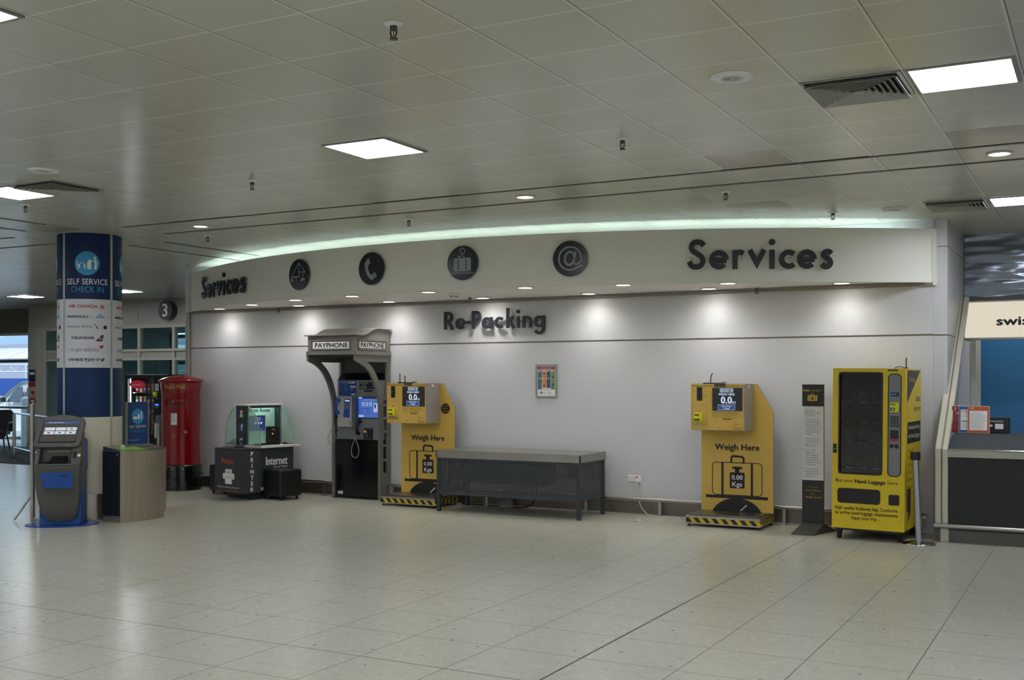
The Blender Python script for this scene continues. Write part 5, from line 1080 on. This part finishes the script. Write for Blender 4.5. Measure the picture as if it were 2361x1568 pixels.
def leaflet(x, y, m, label, w_=.212, h=.285, z=1.112, kind=0):
    t = thing('notice_holder', label, 'notice', (x, y, z)); F = Fr((x, y, z), (1, 0, 0), (0, .08, 1)); k = MB()
    k.prism(F, [(0, 0), (w_, 0), (w_, h), (0, h)], -.006, -.002, M_white); k.prism(F, [(0, 0), (w_, 0), (w_, .004), (0, .004)], -.02, -.006, M_acr); k.build('holder', t)
    k = MB(); k.rect(F, .004, w_-.004, .004, h-.004, m, 0)
    if kind == 0: k.rect(F, .018, w_-.022, .03, h-.05, M_white, .001); k.lines(F, .028, h-.065, w_-.06, 16, .012, .006, M_grey, .002, 3); k.text(F, 'easyJet', .016, h-.026, .012, M_white, .002); k.lines(F, .016, h-.038, .17, 1, .01, .007, M_orange, .002)
    if kind == 1: k.rect(F, .018, w_-.01, .03, h-.04, M_white, .001); k.text(F, 'RYANAIR', .026, h-.068, .018, M_navy, .002, bold=.04); k.rect(F, .026, .15, .12, .128, M_navy, .002); k.lines(F, .026, h-.085, .15, 3, .016, .007, M_grey, .002); k.lines(F, .026, .108, .15, 5, .014, .007, M_grey, .002, 4)
    if kind == 2: k.disc(F, .035, h-.025, .008, M_white, .002); k.lines(F, .018, h-.05, .035, 1, .01, .010, M_white, .002); k.lines(F, .04, h-.075, .05, 2, .014, .010, M_white, .002); k.lines(F, .01, h-.10, .16, 7, .013, .007, mat('leaflet_pink', '#b0606a', .5), .002); k.lines(F, .01, h-.20, .16, 5, .013, .007, MATS['leaflet_pink'], .002, 6)
    k.build('sheet', t)
leaflet(-1.438, 12.425, mat('leaflet_red', '#8a1220', .4), 'red leaflet in a clear stand on the check-in desk, leftmost of three', kind=2)
leaflet(-1.366, 12.40, mat('leaflet_blue', '#31508f', .4), 'blue-bordered white notice on the check-in desk, between the red and orange ones', kind=1)
leaflet(-1.275, 12.375, mat('leaflet_orange', '#b4481f', .4), 'orange-bordered white notice standing on the check-in desk', kind=0)
t = thing('desk_terminal', 'black desk terminal with a paper label behind the orange notice', 'terminal', (-.99, 12.55, 1.108))
w = MB(); w.box(-1.10, -.885, 12.50, 12.66, 1.109, 1.275, M_black); F = FRONT(12.50); w.rect(F, -1.02, -.94, 1.155, 1.21, M_white); w.rect(F, -1.09, -1.045, 1.18, 1.20, M_white); w.rect(F, -1.09, -.94, 1.225, 1.245, M_grey); w.build('body', t, .006)
for x in (-.9, .6): spot('booth_fill_spot', None, (x, 14.9, 3.3), 45, 140, .8, (1, .93, .82), .1)  # unseen fill spots without fittings, added to brighten the blue booth wall
# ================================================================ CHECK-IN COLUMN
CC = (-10.878, 9.222); CR = .372
M_cb = mat('column_blue', '#052a55', .5, spec=.3, noise=.03, nscale=2); M_cn = mat('column_navy', '#0a2450', .5, spec=.3, noise=.03, nscale=2); M_cw = mat('column_white', '#c2c4ca', .4, noise=.02, nscale=2); M_cc = mat('column_cream', '#c9c4b0', .5, noise=.03)
t = thing('check_in_column', 'round blue and white column printed SELF SERVICE CHECK IN with airline names', 'column', (CC[0], CC[1], 0))
def shaft(z0, z1, m, r=CR):
    return MB().lathe([(r, z0), (r, z1)], (CC[0], CC[1], 0), m, 64)
shaft(0, .31, M_steel, .376).build('steel_base', t); shaft(.31, 1.226, M_cc).build('cream_shaft', t); shaft(1.226, 1.815, M_cb).build('blue_band', t); shaft(1.815, 2.63, M_cw).build('white_band', t); shaft(2.63, CZ, M_cn).build('navy_band', t)
w = MB()
for a in (-90, 0, 90, 180):
    F = CylFr(CC, CR, radians(a)); w.rect(F, -.016, .016, .31, CZ-.001, mat('column_joint', '#b3b2a6', .4), .004, 4); w.rect(F, -.003, .003, .31, CZ-.001, M_grey, .005, 1)
w.build('joint_strips', t)
def colprint(a):
    F = CylFr(CC, CR, radians(a)); w = MB(); O = .0025
    w.cdisc(F, 0, 3.055, .142, M_lblue, O)
    # traveller at a kiosk beside a suitcase on a scale
    Q = .004
    w.rect(F, -.115, -.012, 2.985, 2.993, M_white, Q); w.rect(F, -.115, -.107, 2.993, 3.05, M_white, Q); w.ring(F, -.111, 3.062, .012, .006, M_white, Q, 16); w.rect(F, -.098, -.018, 2.998, 3.045, M_white, Q); w.ribbon(F, [(-.072, 3.045), (-.072, 3.058), (-.045, 3.058), (-.045, 3.045)], .006, M_white, None, Q); w.poly(F, [(-.05, 3.02), (-.038, 3.02), (-.038, 3.035), (-.05, 3.035)], M_lblue, Q+.001)
    w.poly(F, [(.002, 2.985), (.045, 2.985), (.045, 3.09), (.03, 3.105), (.018, 3.082), (.002, 3.078)], M_white, Q)
    w.disc(F, .085, 3.12, .015, M_white, Q); w.poly(F, [(.078, 3.10), (.103, 3.10), (.112, 3.05), (.103, 2.99), (.108, 2.985), (.082, 2.985), (.085, 3.05), (.078, 3.085)], M_white, Q); w.ribbon(F, [(.085, 3.09), (.062, 3.078), (.040, 3.09)], .008, M_white, None, Q)
    w.text(F, 'SELF SERVICE', 0, 2.803, .068, M_white, Q, al='c', w=.475); w.text(F, 'CHECK IN', 0, 2.712, .068, M_lblue, Q, al='c', w=.375)
    w.text(F, 'AIR CANADA', -.215, 2.527, .035, M_red, Q, w=.335, bold=.03); w.ring(F, .172, 2.54, .024, .005, M_red, Q, 20)
    w.poly(F, [(.172+.018*cos(radians(90+k*36))*(1 if k % 2 == 0 else .45), 2.54+.018*sin(radians(90+k*36))*(1 if k % 2 == 0 else .45)) for k in range(10)], M_red, Q)
    w.text(F, 'AIRFRANCE', -.24, 2.408, .026, M_navy, Q, w=.22, bold=.05); w.poly(F, [(-.012, 2.408), (.006, 2.408), (.022, 2.432), (.006, 2.432)], M_red, Q); w.ring(F, .05, 2.418, .018, .002, M_grey, Q, 16)
    w.text(F, 'KLM', .108, 2.405, .026, M_lblue, Q, w=.085, bold=.06); w.poly(F, [(.13, 2.44), (.172, 2.44), (.172, 2.452), (.164, 2.446), (.151, 2.458), (.138, 2.446), (.13, 2.452)], M_lblue, Q); w.ring(F, .222, 2.416, .018, .002, M_grey, Q, 16)
    w.text(F, 'American Airlines', -.24, 2.29, .033, mat('column_grey_print', '#5b6470', .5), Q, w=.305); w.poly(F, [(.075, 2.335), (.09, 2.335), (.105, 2.308), (.098, 2.306)], M_lblue, Q); w.poly(F, [(.098, 2.302), (.115, 2.306), (.13, 2.278), (.108, 2.28)], M_red, Q); w.cdisc(F, .208, 2.297, .024, M_navy, Q, 10)
    w.text(F, 'ICELANDAIR', -.18, 2.155, .030, M_navy, Q, w=.26, bold=.04); w.poly(F, [(.095, 2.13), (.165, 2.205), (.19, 2.205), (.172, 2.13)], M_navy, Q); w.rect(F, .132, .168, 2.15, 2.172, M_orange, Q+.001)
    w.text(F, 'virgin atlantic', -.19, 2.01, .045, mat('column_pale_grey_print', '#70727a', .5), Q, w=.325); w.poly(F, [(.132, 2.06), (.158, 2.082), (.188, 2.082), (.172, 2.04)], M_red, Q)
    w.text(F, 'WEST', -.225, 1.895, .028, M_navy, Q, w=.235, bold=.07, shear=.2); w.text(F, 'JET', .0, 1.895, .028, mat('column_teal', '#177a6c', .5), Q, w=.145, bold=.07, shear=.2); w.poly(F, [(.155, 1.905), (.175, 1.925), (.195, 1.93), (.2, 1.912), (.185, 1.892), (.17, 1.885)], MATS['column_teal'], Q); w.poly(F, [(.152, 1.915), (.172, 1.915), (.172, 1.89), (.16, 1.893)], M_navy, Q+.001)
    w.build('printed_panel', t)
for a in (-45, -135, 45): colprint(a)
# ================================================================ SELF CHECK-IN KIOSK
kz = radians(41); KL = (-10.667, 8.337)
t = thing('check_in_kiosk', 'grey and blue self-service check-in kiosk with tilted touchscreen in front of the column', 'check-in kiosk', (KL[0], KL[1], 0), kz, None, True)
M_kgr = mat('kiosk_dark_grey', '#504e4b', .5, noise=.08, nscale=60); M_kbl = mat('kiosk_blue', '#0f4692', .4); W2 = .45
w = MB(); w.prism(TOP(0), [(W2/2+.40*cos(a)*1.0, .14+.30*sin(a)) for a in [2*pi*k/40 for k in range(40)]], 0, .012, mat('kiosk_base_blue', '#1d3f86', .4)); w.build('base_plate', t)
w = MB(); w.prism(TOP(.012), rrect(0, W2, -.0, .415, .02), 0, .60, M_kbl); w.hexa([(0.0, .05, .612), (W2+.008, .05, .612), (W2+.008, .415, .612), (0.0, .415, .612)], [(0.02, .17, 1.01), (W2+.008, .17, 1.01), (W2+.008, .415, .97), (0.02, .415, .97)], M_kbl); w.build('body', t, .006)
# front shell: sections (z, left x, right x, front y)
secs = [(.10, .06, .40, -.045), (.17, .03, .425, -.075), (.30, .0, .44, -.10), (.45, -.02, .45, -.12), (.58, -.03, .455, -.135), (.675, -.035, .46, -.15), (.70, -.03, .46, -.15)]
def sec(z, a, b, y): 
    r = .03; return [Vector((a, .10, z)), Vector((a, y+r, z)), Vector((a+r*.3, y+r*.3, z)), Vector((a+r, y, z)), Vector(((a+b)/2, y-.02, z)), Vector((b-r, y, z)), Vector((b-r*.3, y+r*.3, z)), Vector((b, y+r, z)), Vector((b, .10, z))]
low = [Vector((v.x*.8+.045, max(v.y, -.04), .075-.02*(1-abs(v.x-.225)/.2))) for v in sec(.10, .06, .40, -.045)]
w = MB(); w.loft([low]+[sec(*s_) for s_ in secs], M_kgr, True); w.build('front_shell', t)
w = MB(); F = Fr((0, -.138, 0), (1, 0, 0), (0, -.09, 1)); w.poly(F, [(.055, .635), (.40, .635), (.395, .455), (.085, .455)], M_kbl, .032); w.rect(F, .275, .345, .59, .60, M_ink, .036); w.build('door_panel', t)
w = MB(); # sloping side shell rising to the head
w.hexa([(-.03, -.14, .70), (.46, -.14, .70), (.46, .09, .70), (-.03, .09, .70)], [(-.03, -.13, .72), (.46, -.13, .72), (.46, .10, .72), (-.03, .10, .72)], M_kgr)
for x0, x1 in ((-.03, .015), (.36, .46)): w.hexa([(x0, -.13, .72), (x1, -.13, .72), (x1, .10, .72), (x0, .10, .72)], [(x0, .03, .92), (x1, .03, .92), (x1, .17, .92), (x0, .17, .92)], M_kgr)
w.hexa([(.015, .06, .72), (.36, .06, .72), (.36, .10, .72), (.015, .10, .72)], [(.015, .06, .92), (.36, .06, .92), (.36, .17, .92), (.015, .17, .92)], M_kgr)
w.hexa([(-.03, .03, .92), (.46, .03, .92), (.46, .17, .92), (-.03, .17, .92)], [(.02, .15, 1.07), (.46, .15, 1.07), (.46, .22, 1.07), (.02, .22, 1.07)], M_kgr); w.build('upper_shell', t, .012)
w = MB(); w.box(.09, .30, -.11, .02, .722, .735, M_gloss); w.hexa([(.10, -.10, .735), (.29, -.10, .735), (.30, .05, .735), (.11, .05, .735)], [(.14, -.05, .765), (.28, -.05, .765), (.30, .05, .80), (.13, .05, .80)], M_black); w.build('passport_reader', t, .006)
w = MB(); F = Fr((0, -.05, .82), (1, 0, 0), (0, .16, .2)); w.rect(F, .372, .41, -.06, .03, M_black, .012); w.rect(F, .425, .455, -.04, -.005, M_white, .012); w.build('card_reader', t)
w = MB(); w.box(.08, .33, .050, .062, .84, .855, mat('ticket_slot', '#8a7f6a', .4)); w.build('ticket_slot', t)
# head, leaning back
tilt = .30; HF = Fr((.2, -.02, .90), (1, 0, 0), (0, tilt, 1))
o_ = [(-.245, .0), (.215, -.0), (.245, .04), (.285, .30), (.27, .345)]+[(.27-.46*k/8, .345+.045*sin(pi*k/8)) for k in range(1, 8)]+[(-.19, .345), (-.215, .31), (-.262, .05)]
w = MB(); w.prism(HF, o_, -.07, 0, M_kgr); hd = w.build('head', t, .012, 3)
w = MB(); sc_ = [(-.215, .055), (.19, .055), (.225, .315), (-.155, .315)]
w.poly(HF, sc_, M_gloss, .002); q = lambda x, y: (-.205+x*.39+(y*.055), .065+y*.245)
def qr(x0, x1, y0, y1, m, o_): w.poly(HF, [q(x0, y0), q(x1, y0), q(x1, y1), q(x0, y1)], m, o_)
M_k0 = mat('kiosk_screen_brown', '#4a4434', emit=.22); M_k1 = mat('kiosk_screen_blue', '#3a5f9c', emit=.35); M_k2 = mat('kiosk_screen_tile', '#dde4ec', emit=.6); M_k3 = mat('kiosk_screen_red', '#8a2a26', emit=.3)
qr(0, 1, 0, 1, M_k0, .003); qr(0, 1, .86, 1, M_k1, .004); w.text(HF, 'Self-service Check-in', q(.12, .89)[0], q(0, .89)[1], .016, M_k2, .006, w=.17)
for i in range(3):
    for j in range(2): qr(.07+i*.30, .35+i*.30, .54-j*.18, .69-j*.18, M_k2, .005)
for (i, j, m) in ((2, 0, M_red), (1, 1, M_blue), (0, 1, M_navy), (2, 1, M_navy)): qr(.17+i*.30, .24+i*.30, .59-j*.18, .64-j*.18, m, .007)
qr(.10, .35, .16, .24, M_k3, .005); w.build('touchscreen', hd)
w = MB(); w.rect(HF, .08, .13, .018, .026, M_grey, .003); w.build('badge', hd)
# ================================================================ RECYCLING BIN
t = thing('recycling_bin', 'curved brushed-steel recycling bin with dark end and lime green top label', 'bin', (-10.24, 9.33, 0))
bx0, bx1, by0, by1 = -10.385, -10.097, 8.995, 9.70
def bow(y, k): q = (y-by0)/(by1-by0); return k*4*q*(1-q)
ys = [by0+(by1-by0)*i/20 for i in range(21)]
out = [(bx1+bow(y, .075), y) for y in ys]+[(bx0-bow(y, .03), y) for y in ys[::-1]]
pl_ = [(bx1-.008+bow(y, .07), y) for y in ys[:-1]]; pl2 = [(x, min(y, by1-.045)) for x, y in out]
M_bin = mat('bin_brushed_steel', '#aba294', .36, metal=.75, noise=.22, nscale=3, aniso=(.3, 9, .15)); 
MB().prism(TOP(0), pl2, 0, .075, M_bin).build('plinth', t)
w = MB(); w.prism(TOP(0), out, .075, .83, M_bin); sh = w.build('shell', t)
tp = [(x, y) for x, y in out]; w = MB(); hi = [Vector((x, y, .832+.055*(1-min(1, max(0, (x-bx0)/(bx1+.075-bx0)))))) for x, y in tp]; lo = [Vector((x, y, .83)) for x, y in tp]; w.hexa(lo, hi, M_steel); w.build('lid', t)
zt = lambda x: .834+.055*(1-min(1, max(0, (x-bx0)/(bx1+.075-bx0))))
def onlid(P, m, d): return MB().add([(x, y, zt(x)+d) for x, y in P], [tuple(range(len(P)))], m)
band_ = lambda y0, y1, k: [(bx1+bow(y, .075)-.004, y) for y in [y0+(y1-y0)*i/8 for i in range(9)]]+[(bx1-k, y1), (bx1-k, y0)]
w = onlid(band_(9.03, 9.36, .16), mat('bin_lime_label', '#7db32c', .4), .0015); F = Fr((bx1-.03, 9.06, zt(bx1-.03)+.004), (0, 1, 0), (-1, 0, .15)); w.text(F, 'mixed recycling', .04, .0, .028, M_white, .001, w=.20); w.build('recycling_label', t)
w = onlid(band_(9.365, 9.675, .16), mat('bin_grey_label', '#4a4a48', .4), .0015); F = Fr((bx1-.03, 9.40, zt(bx1-.03)+.004), (0, 1, 0), (-1, 0, .15)); w.text(F, 'general waste', .06, .0, .028, M_white, .001, w=.18); w.ribbon(F, [(.005, -.03), (.005, .04), (.035, .04), (.035, -.03)], .004, M_white, None, .001, True); w.build('waste_label', t)
M_bend = mat('bin_end_dark', '#1d2023', .35)
w = MB(); w.box(bx0+.005, bx1-.004, by0-.012, by0+.004, .08, .828, M_bend); w.box(bx1-.03, bx1-.022, by0-.016, by0, .1, .82, M_bend); F = FRONT(by0-.012); w.disc(F, -10.27, .49, .035, M_ink, .002, .030); w.rect(F, bx0+.02, bx1-.035, .775, .779, M_ink, .002); w.box(bx1-.04, bx1-.025, by0-.018, by0, .78, .81, M_alu); w.build('end_door', t)
class BowFr:
    def p(s, x, y, o=0): return Vector((bx1+bow(x, .075)+o, x, y))
w = MB(); F = BowFr(); w.ribbon(F, arcpts(9.40, .585, .052, 20, 300, 20, .062), .008, M_green if 0 else mat('bin_green_mark', '#6f9a2c', .5), None, .003); w.poly(F, [(9.435, .575), (9.475, .59), (9.435, .625)], MATS['bin_green_mark'], .003); w.build('recycling_mark', sh)
# ================================================================ PILLAR BOX
t = thing('pillar_box', 'red cylindrical post box with domed cap on a black base', 'post box', (-12.389, 12.205, 0)); PC = (-12.389, 12.205, 0)
M_pr = mat('post_box_red', '#820710', .2, coat=.25, noise=.03); M_pb = mat('post_box_black', '#0e1011', .2, coat=.4)
MB().lathe([(.305, 0), (.305, .36), (.30, .385), (.285, .39)], PC, M_pb, 48).build('base', t)
w = MB(); w.lathe([(.283, .39), (.283, 1.47), (.286, 1.475), (.286, 1.485)], PC, M_pr, 48); w.build('body', t)
w = MB(); w.lathe([(.286, 1.485), (.288, 1.50), (.300, 1.565), (.302, 1.60), (.296, 1.62), (.306, 1.63), (.335, 1.645), (.337, 1.66), (.325, 1.67), (.25, 1.702), (.15, 1.728), (.05, 1.738), (0, 1.739)], PC, M_pr, 48); w.build('cap', t)
pa = atan2(-12.205, 12.389)-.30; F = CylFr(PC, .283, pa)
w = MB(); w.ribbon(F, rrect(-.155, .155, 1.27, 1.365, .02), .018, M_pr, -.004, .014, True); w.rect(F, -.13, .13, 1.345, 1.375, M_pr, .022, 6); w.rect(F, -.12, .105, 1.285, 1.305, M_ink, .008, 6); w.build('aperture', t)
F = CylFr(PC, .300, pa); w = MB(); w.text(F, 'Royal Mail', -.01, 1.535, .058, M_gold, .004, al='c', w=.31); w.build('lettering', t)
F = CylFr(PC, .283, pa); w = MB(); w.rect(F, -.068, .03, .99, 1.17, M_alu, .004, 4); w.rect(F, -.06, .022, .998, 1.162, M_white, .006, 4); w.lines(F, -.055, 1.145, .07, 6, .022, .010, M_ink, .008, 4); w.build('notice_plate', t)
w = MB(); w.tube([F.p(.15, .885, -.002), F.p(.15, .885, .012)], .022, M_alu, 16); w.disc(F, .15, .885, .009, M_ink, .014); w.build('lock', t)
w = MB(); w.rect(F, -.05, .005, .822, .828, M_gold, .003, 2); w.rect(F, -.035, -.01, .838, .844, M_gold, .003); w.ribbon(F, [(.21, .42), (.21, 1.46)], .004, mat('post_box_seam', '#5a0a10', .3), None, .001); w.ribbon(F, [(-.2, .42), (-.2, 1.46)], .004, MATS['post_box_seam'], None, .001); w.build('marks', t)
w = MB(); FB = CylFr(PC, .305, pa)
for x in (-.13, -.04, .12): w.disc(FB, x, .33, .010, M_alu, .002)
w.build('bolts', t); MB().box(-12.12, -11.93, 12.18, 12.20, .25, .275, M_black).build('side_bar', t)
# ================================================================ DRINKS MACHINE behind
t = thing('snack_vending_machine', 'black snack and drinks vending machine behind the red post box', 'vending machine', (-14.62, 13.6, 0))
x0, x1, y0, y1, zt_ = -15.146, -14.10, 13.6, 14.3, 1.757
w = MB(); w.box(x0, x1, y0+.35, y1, .06, zt_, M_black); w.box(x0, x0+.06, y0, y0+.36, .06, zt_, M_black); w.box(-14.45, x1, y0, y0+.36, .06, zt_, M_black); w.box(x0+.06, -14.45, y0, y0+.36, 1.70, zt_, M_black); w.box(x0+.06, -14.45, y0, y0+.36, .06, .66, M_black); w.box(x0+.05, x1-.05, y0+.06, y1-.06, 0, .07, M_gloss); w.build('cabinet', t, .006)
MB().rect(FRONT(y0+.02), x0+.06, -14.45, .66, 1.70, glass('snack_glass', '#c8cccf', .10), 0).build('glass_pane', t)
w = MB(); w.tube([(x0+.09, y0+.04, .70), (x0+.09, y0+.04, 1.68)], .008, mat('snack_lamp', '#f4f2ff', emit=22.0), 6)
w.build('lamp_tube', t)
w = MB(); FL = FRONT(y0+.04)
for z in (.80, .94, 1.07, 1.22, 1.44, 1.46, 1.66): w.disc(FL, x0+.085, z, .013, mat('snack_led', '#fff6d8', emit=6), .002)
w.build('led_dots', t)
w = MB(); F = FRONT(y0+.018); w.poly(F, arcpts(-14.86, 1.585, .19, 0, 360, 28, .075)[:-1], mat('snack_brand_red', '#b3142e', emit=.35), .002); w.ribbon(F, spline([(-14.99, 1.60), (-14.95, 1.56), (-14.92, 1.60), (-14.89, 1.57), (-14.86, 1.59), (-14.83, 1.565), (-14.80, 1.60), (-14.77, 1.57)], 5), .012, M_white, None, .004); w.build('glass_decal', t)
cols = ['#b33a2a', '#c98a2e', '#3a6a9c', '#8f4a8a', '#d8d2c0', '#3f8a4a', '#a02040', '#d0b050', '#2a4a7a', '#c0603a', '#e0e0e0', '#704828']
GN = 'snack packets in the black vending machine'
rowlab = ('top', 'second', 'third', 'fourth', 'lowest')
for k, z in enumerate((1.435, 1.235, 1.05, .87, .70)):
    s_ = MB(); s_.box(x0+.06, -14.45, y0+.08, y0+.35, z, z+.012, M_alu); s_.rect(FRONT(y0+.08), x0+.06, -14.45, z-.004, z+.012, M_chrome, .001); s_.build('shelf', t)
    for j in range(6):
        c_ = cols[(k*5+j*7) % 12]; x = x0+.09+j*.097; h = (.15, .13, .11, .10, .10)[k]; w = MB()
        if k < 3: w.hexa([(x, y0+.16, z+.013), (x+.072, y0+.16, z+.013), (x+.072, y0+.20, z+.013), (x, y0+.20, z+.013)], [(x+.004, y0+.15, z+.013+h), (x+.068, y0+.15, z+.013+h), (x+.068, y0+.165, z+.013+h), (x+.004, y0+.165, z+.013+h)], mat('packet_'+c_[1:], c_, .3)); w.rect(FRONT(y0+.152), x+.014, x+.058, z+.05, z+.085, M_white, .002)
        else: w.lathe([(.030, .0), (.032, h*.6), (.012, h*.8), (.012, h), (0, h)], (x+.036, y0+.17, z+.013), mat('bottle_'+c_[1:], c_, .15), 10)
        o = w.build('snack_packet' if k < 3 else 'drink_bottle'); names = {'#b33a2a': 'brick red', '#c98a2e': 'amber', '#3a6a9c': 'blue', '#8f4a8a': 'purple', '#d8d2c0': 'cream', '#3f8a4a': 'green', '#a02040': 'crimson', '#d0b050': 'yellow', '#2a4a7a': 'navy', '#c0603a': 'orange', '#e0e0e0': 'white', '#704828': 'brown'}
        tag(o, '%s %s, number %d from the left, %s shelf of black vending machine' % (names[c_], 'snack packet' if k < 3 else 'drink bottle', j+1, rowlab[k]), 'snack' if k < 3 else 'bottle', GN if k < 3 else 'bottles in the black vending machine')
F = FRONT(y0); w = MB(); w.rect(F, -14.422, -14.33, 1.475, 1.598, M_white); w.lines(F, -14.41, 1.58, .07, 6, .017, .008, M_grey, .003); w.build('notice', t)
w = MB(); w.box(-14.443, -14.35, y0-.025, y0, 1.373, 1.463, mat('card_reader_yellow', '#d8d31e', .4)); w.disc(FRONT(y0-.025), -14.42, 1.43, .012, MATS['led_green']); w.build('card_reader', t, .004)
w = MB(); w.rect(F, -14.42, -14.33, 1.22, 1.253, mat('snack_display_blue', '#2a6cff', emit=1.4)); w.rect(F, -14.41, -14.35, 1.335, 1.355, M_grey); w.rect(F, -14.42, -14.34, 1.18, 1.2, M_grey); w.rect(F, -14.43, -14.35, .66, .93, M_white); w.build('control_panel', t)
# ================================================================ SELF SERVICE STANDS AND POST
def stand(cx, cy, rz, label, full):
    t = thing('banner_stand', label, 'banner', (cx, cy, 0), rz, 'blue self service check in stands', True); M_sb = mat('stand_blue', '#143c78', .4)
    w = MB(); w.box(-.17, .17, -.012, .012, .03, 1.385, M_sb); F = FRONT(-.012)
    w.disc(F, 0, 1.20, .10, M_lblue, .002, n=32); w.rect(F, -.075, -.01, 1.165, 1.20, M_white, .004); w.rect(F, .0, .03, 1.165, 1.23, M_white, .004); w.rect(F, .05, .065, 1.165, 1.235, M_white, .004); w.disc(F, .057, 1.25, .012, M_white, .004)
    w.text(F, 'SELF SERVICE', 0, 1.055, .033, M_white, .003, al='c', w=.27); w.text(F, 'CHECK IN', 0, 1.0, .033, M_lblue, .003, al='c', w=.21)
    for k, s_ in enumerate(('1  Check in now', '2  Take tag and baggage to the bag drop', '3  Proceed to departures through security')): w.disc(F, -.135, .90-k*.11, .014, M_lblue, .003); w.text(F, s_[3:], -.11, .893-k*.11, .016, M_white, .003, w=(.13, .22, .22)[k])
    w.build('panel', t)
    for x in (-.178, .178): MB().box(x-.012, x+.012, -.016, .016, .0, 1.39, M_steel).build('edge_strip', t, .003)
    w = MB(); w.tube([(0, .01, .30), (0, .20, .012)], .012, M_steel, 8); w.tube([(-.14, -.02, .03), (-.14, -.16, .008)], .010, M_steel, 8); w.build('support_leg', t)
stand(-10.92, 10.0, radians(90), 'blue SELF SERVICE CHECK IN stand between the column and the red post box', True)
stand(-11.22, 8.68, radians(139), 'blue self service stand seen edge-on, just left of the grey check-in kiosk', True)
t = thing('barrier_post', 'steel barrier post with dark head between the bin and the red post box', 'post', (-13.34, 12.67, 0))
MB().lathe([(.04, 0), (.04, .98)], (-13.34, 12.67, 0), M_steel, 20).build('pole', t); MB().lathe([(.055, .97), (.06, 1.0), (.06, 1.08), (.045, 1.10), (0, 1.10)], (-13.34, 12.67, 0), mat('post_head_grey', '#5b5f63', .4), 20).build('head', t)
w = MB(); w.lathe([(.15, 0), (.15, .012), (.04, .02)], (-13.34, 12.67, 0), M_steel, 24); w.build('base', t)
w = MB(); F = FRONT(V1-.9)
FC = Fr((0, VF-.022, 0)); w.rect(FC, -22.13, -21.90, 1.62, 1.90, M_navy); w.rect(FC, -22.10, -21.93, 1.78, 1.84, M_white, .003); w.rect(FC, -22.13, -21.90, 1.50, 1.61, M_red); w.rect(FC, -22.10, -21.90, 1.1, 1.24, M_red); w.poly(FC, [(-22.07, 1.40), (-21.91, 1.40), (-21.99, 1.28)], M_red); w.rect(FC, -22.05, -21.95, 1.14, 1.19, M_white, .003)
tag(w.build('door_stickers'), 'red and blue warning stickers on the cream frame left of the blue column', 'sticker')
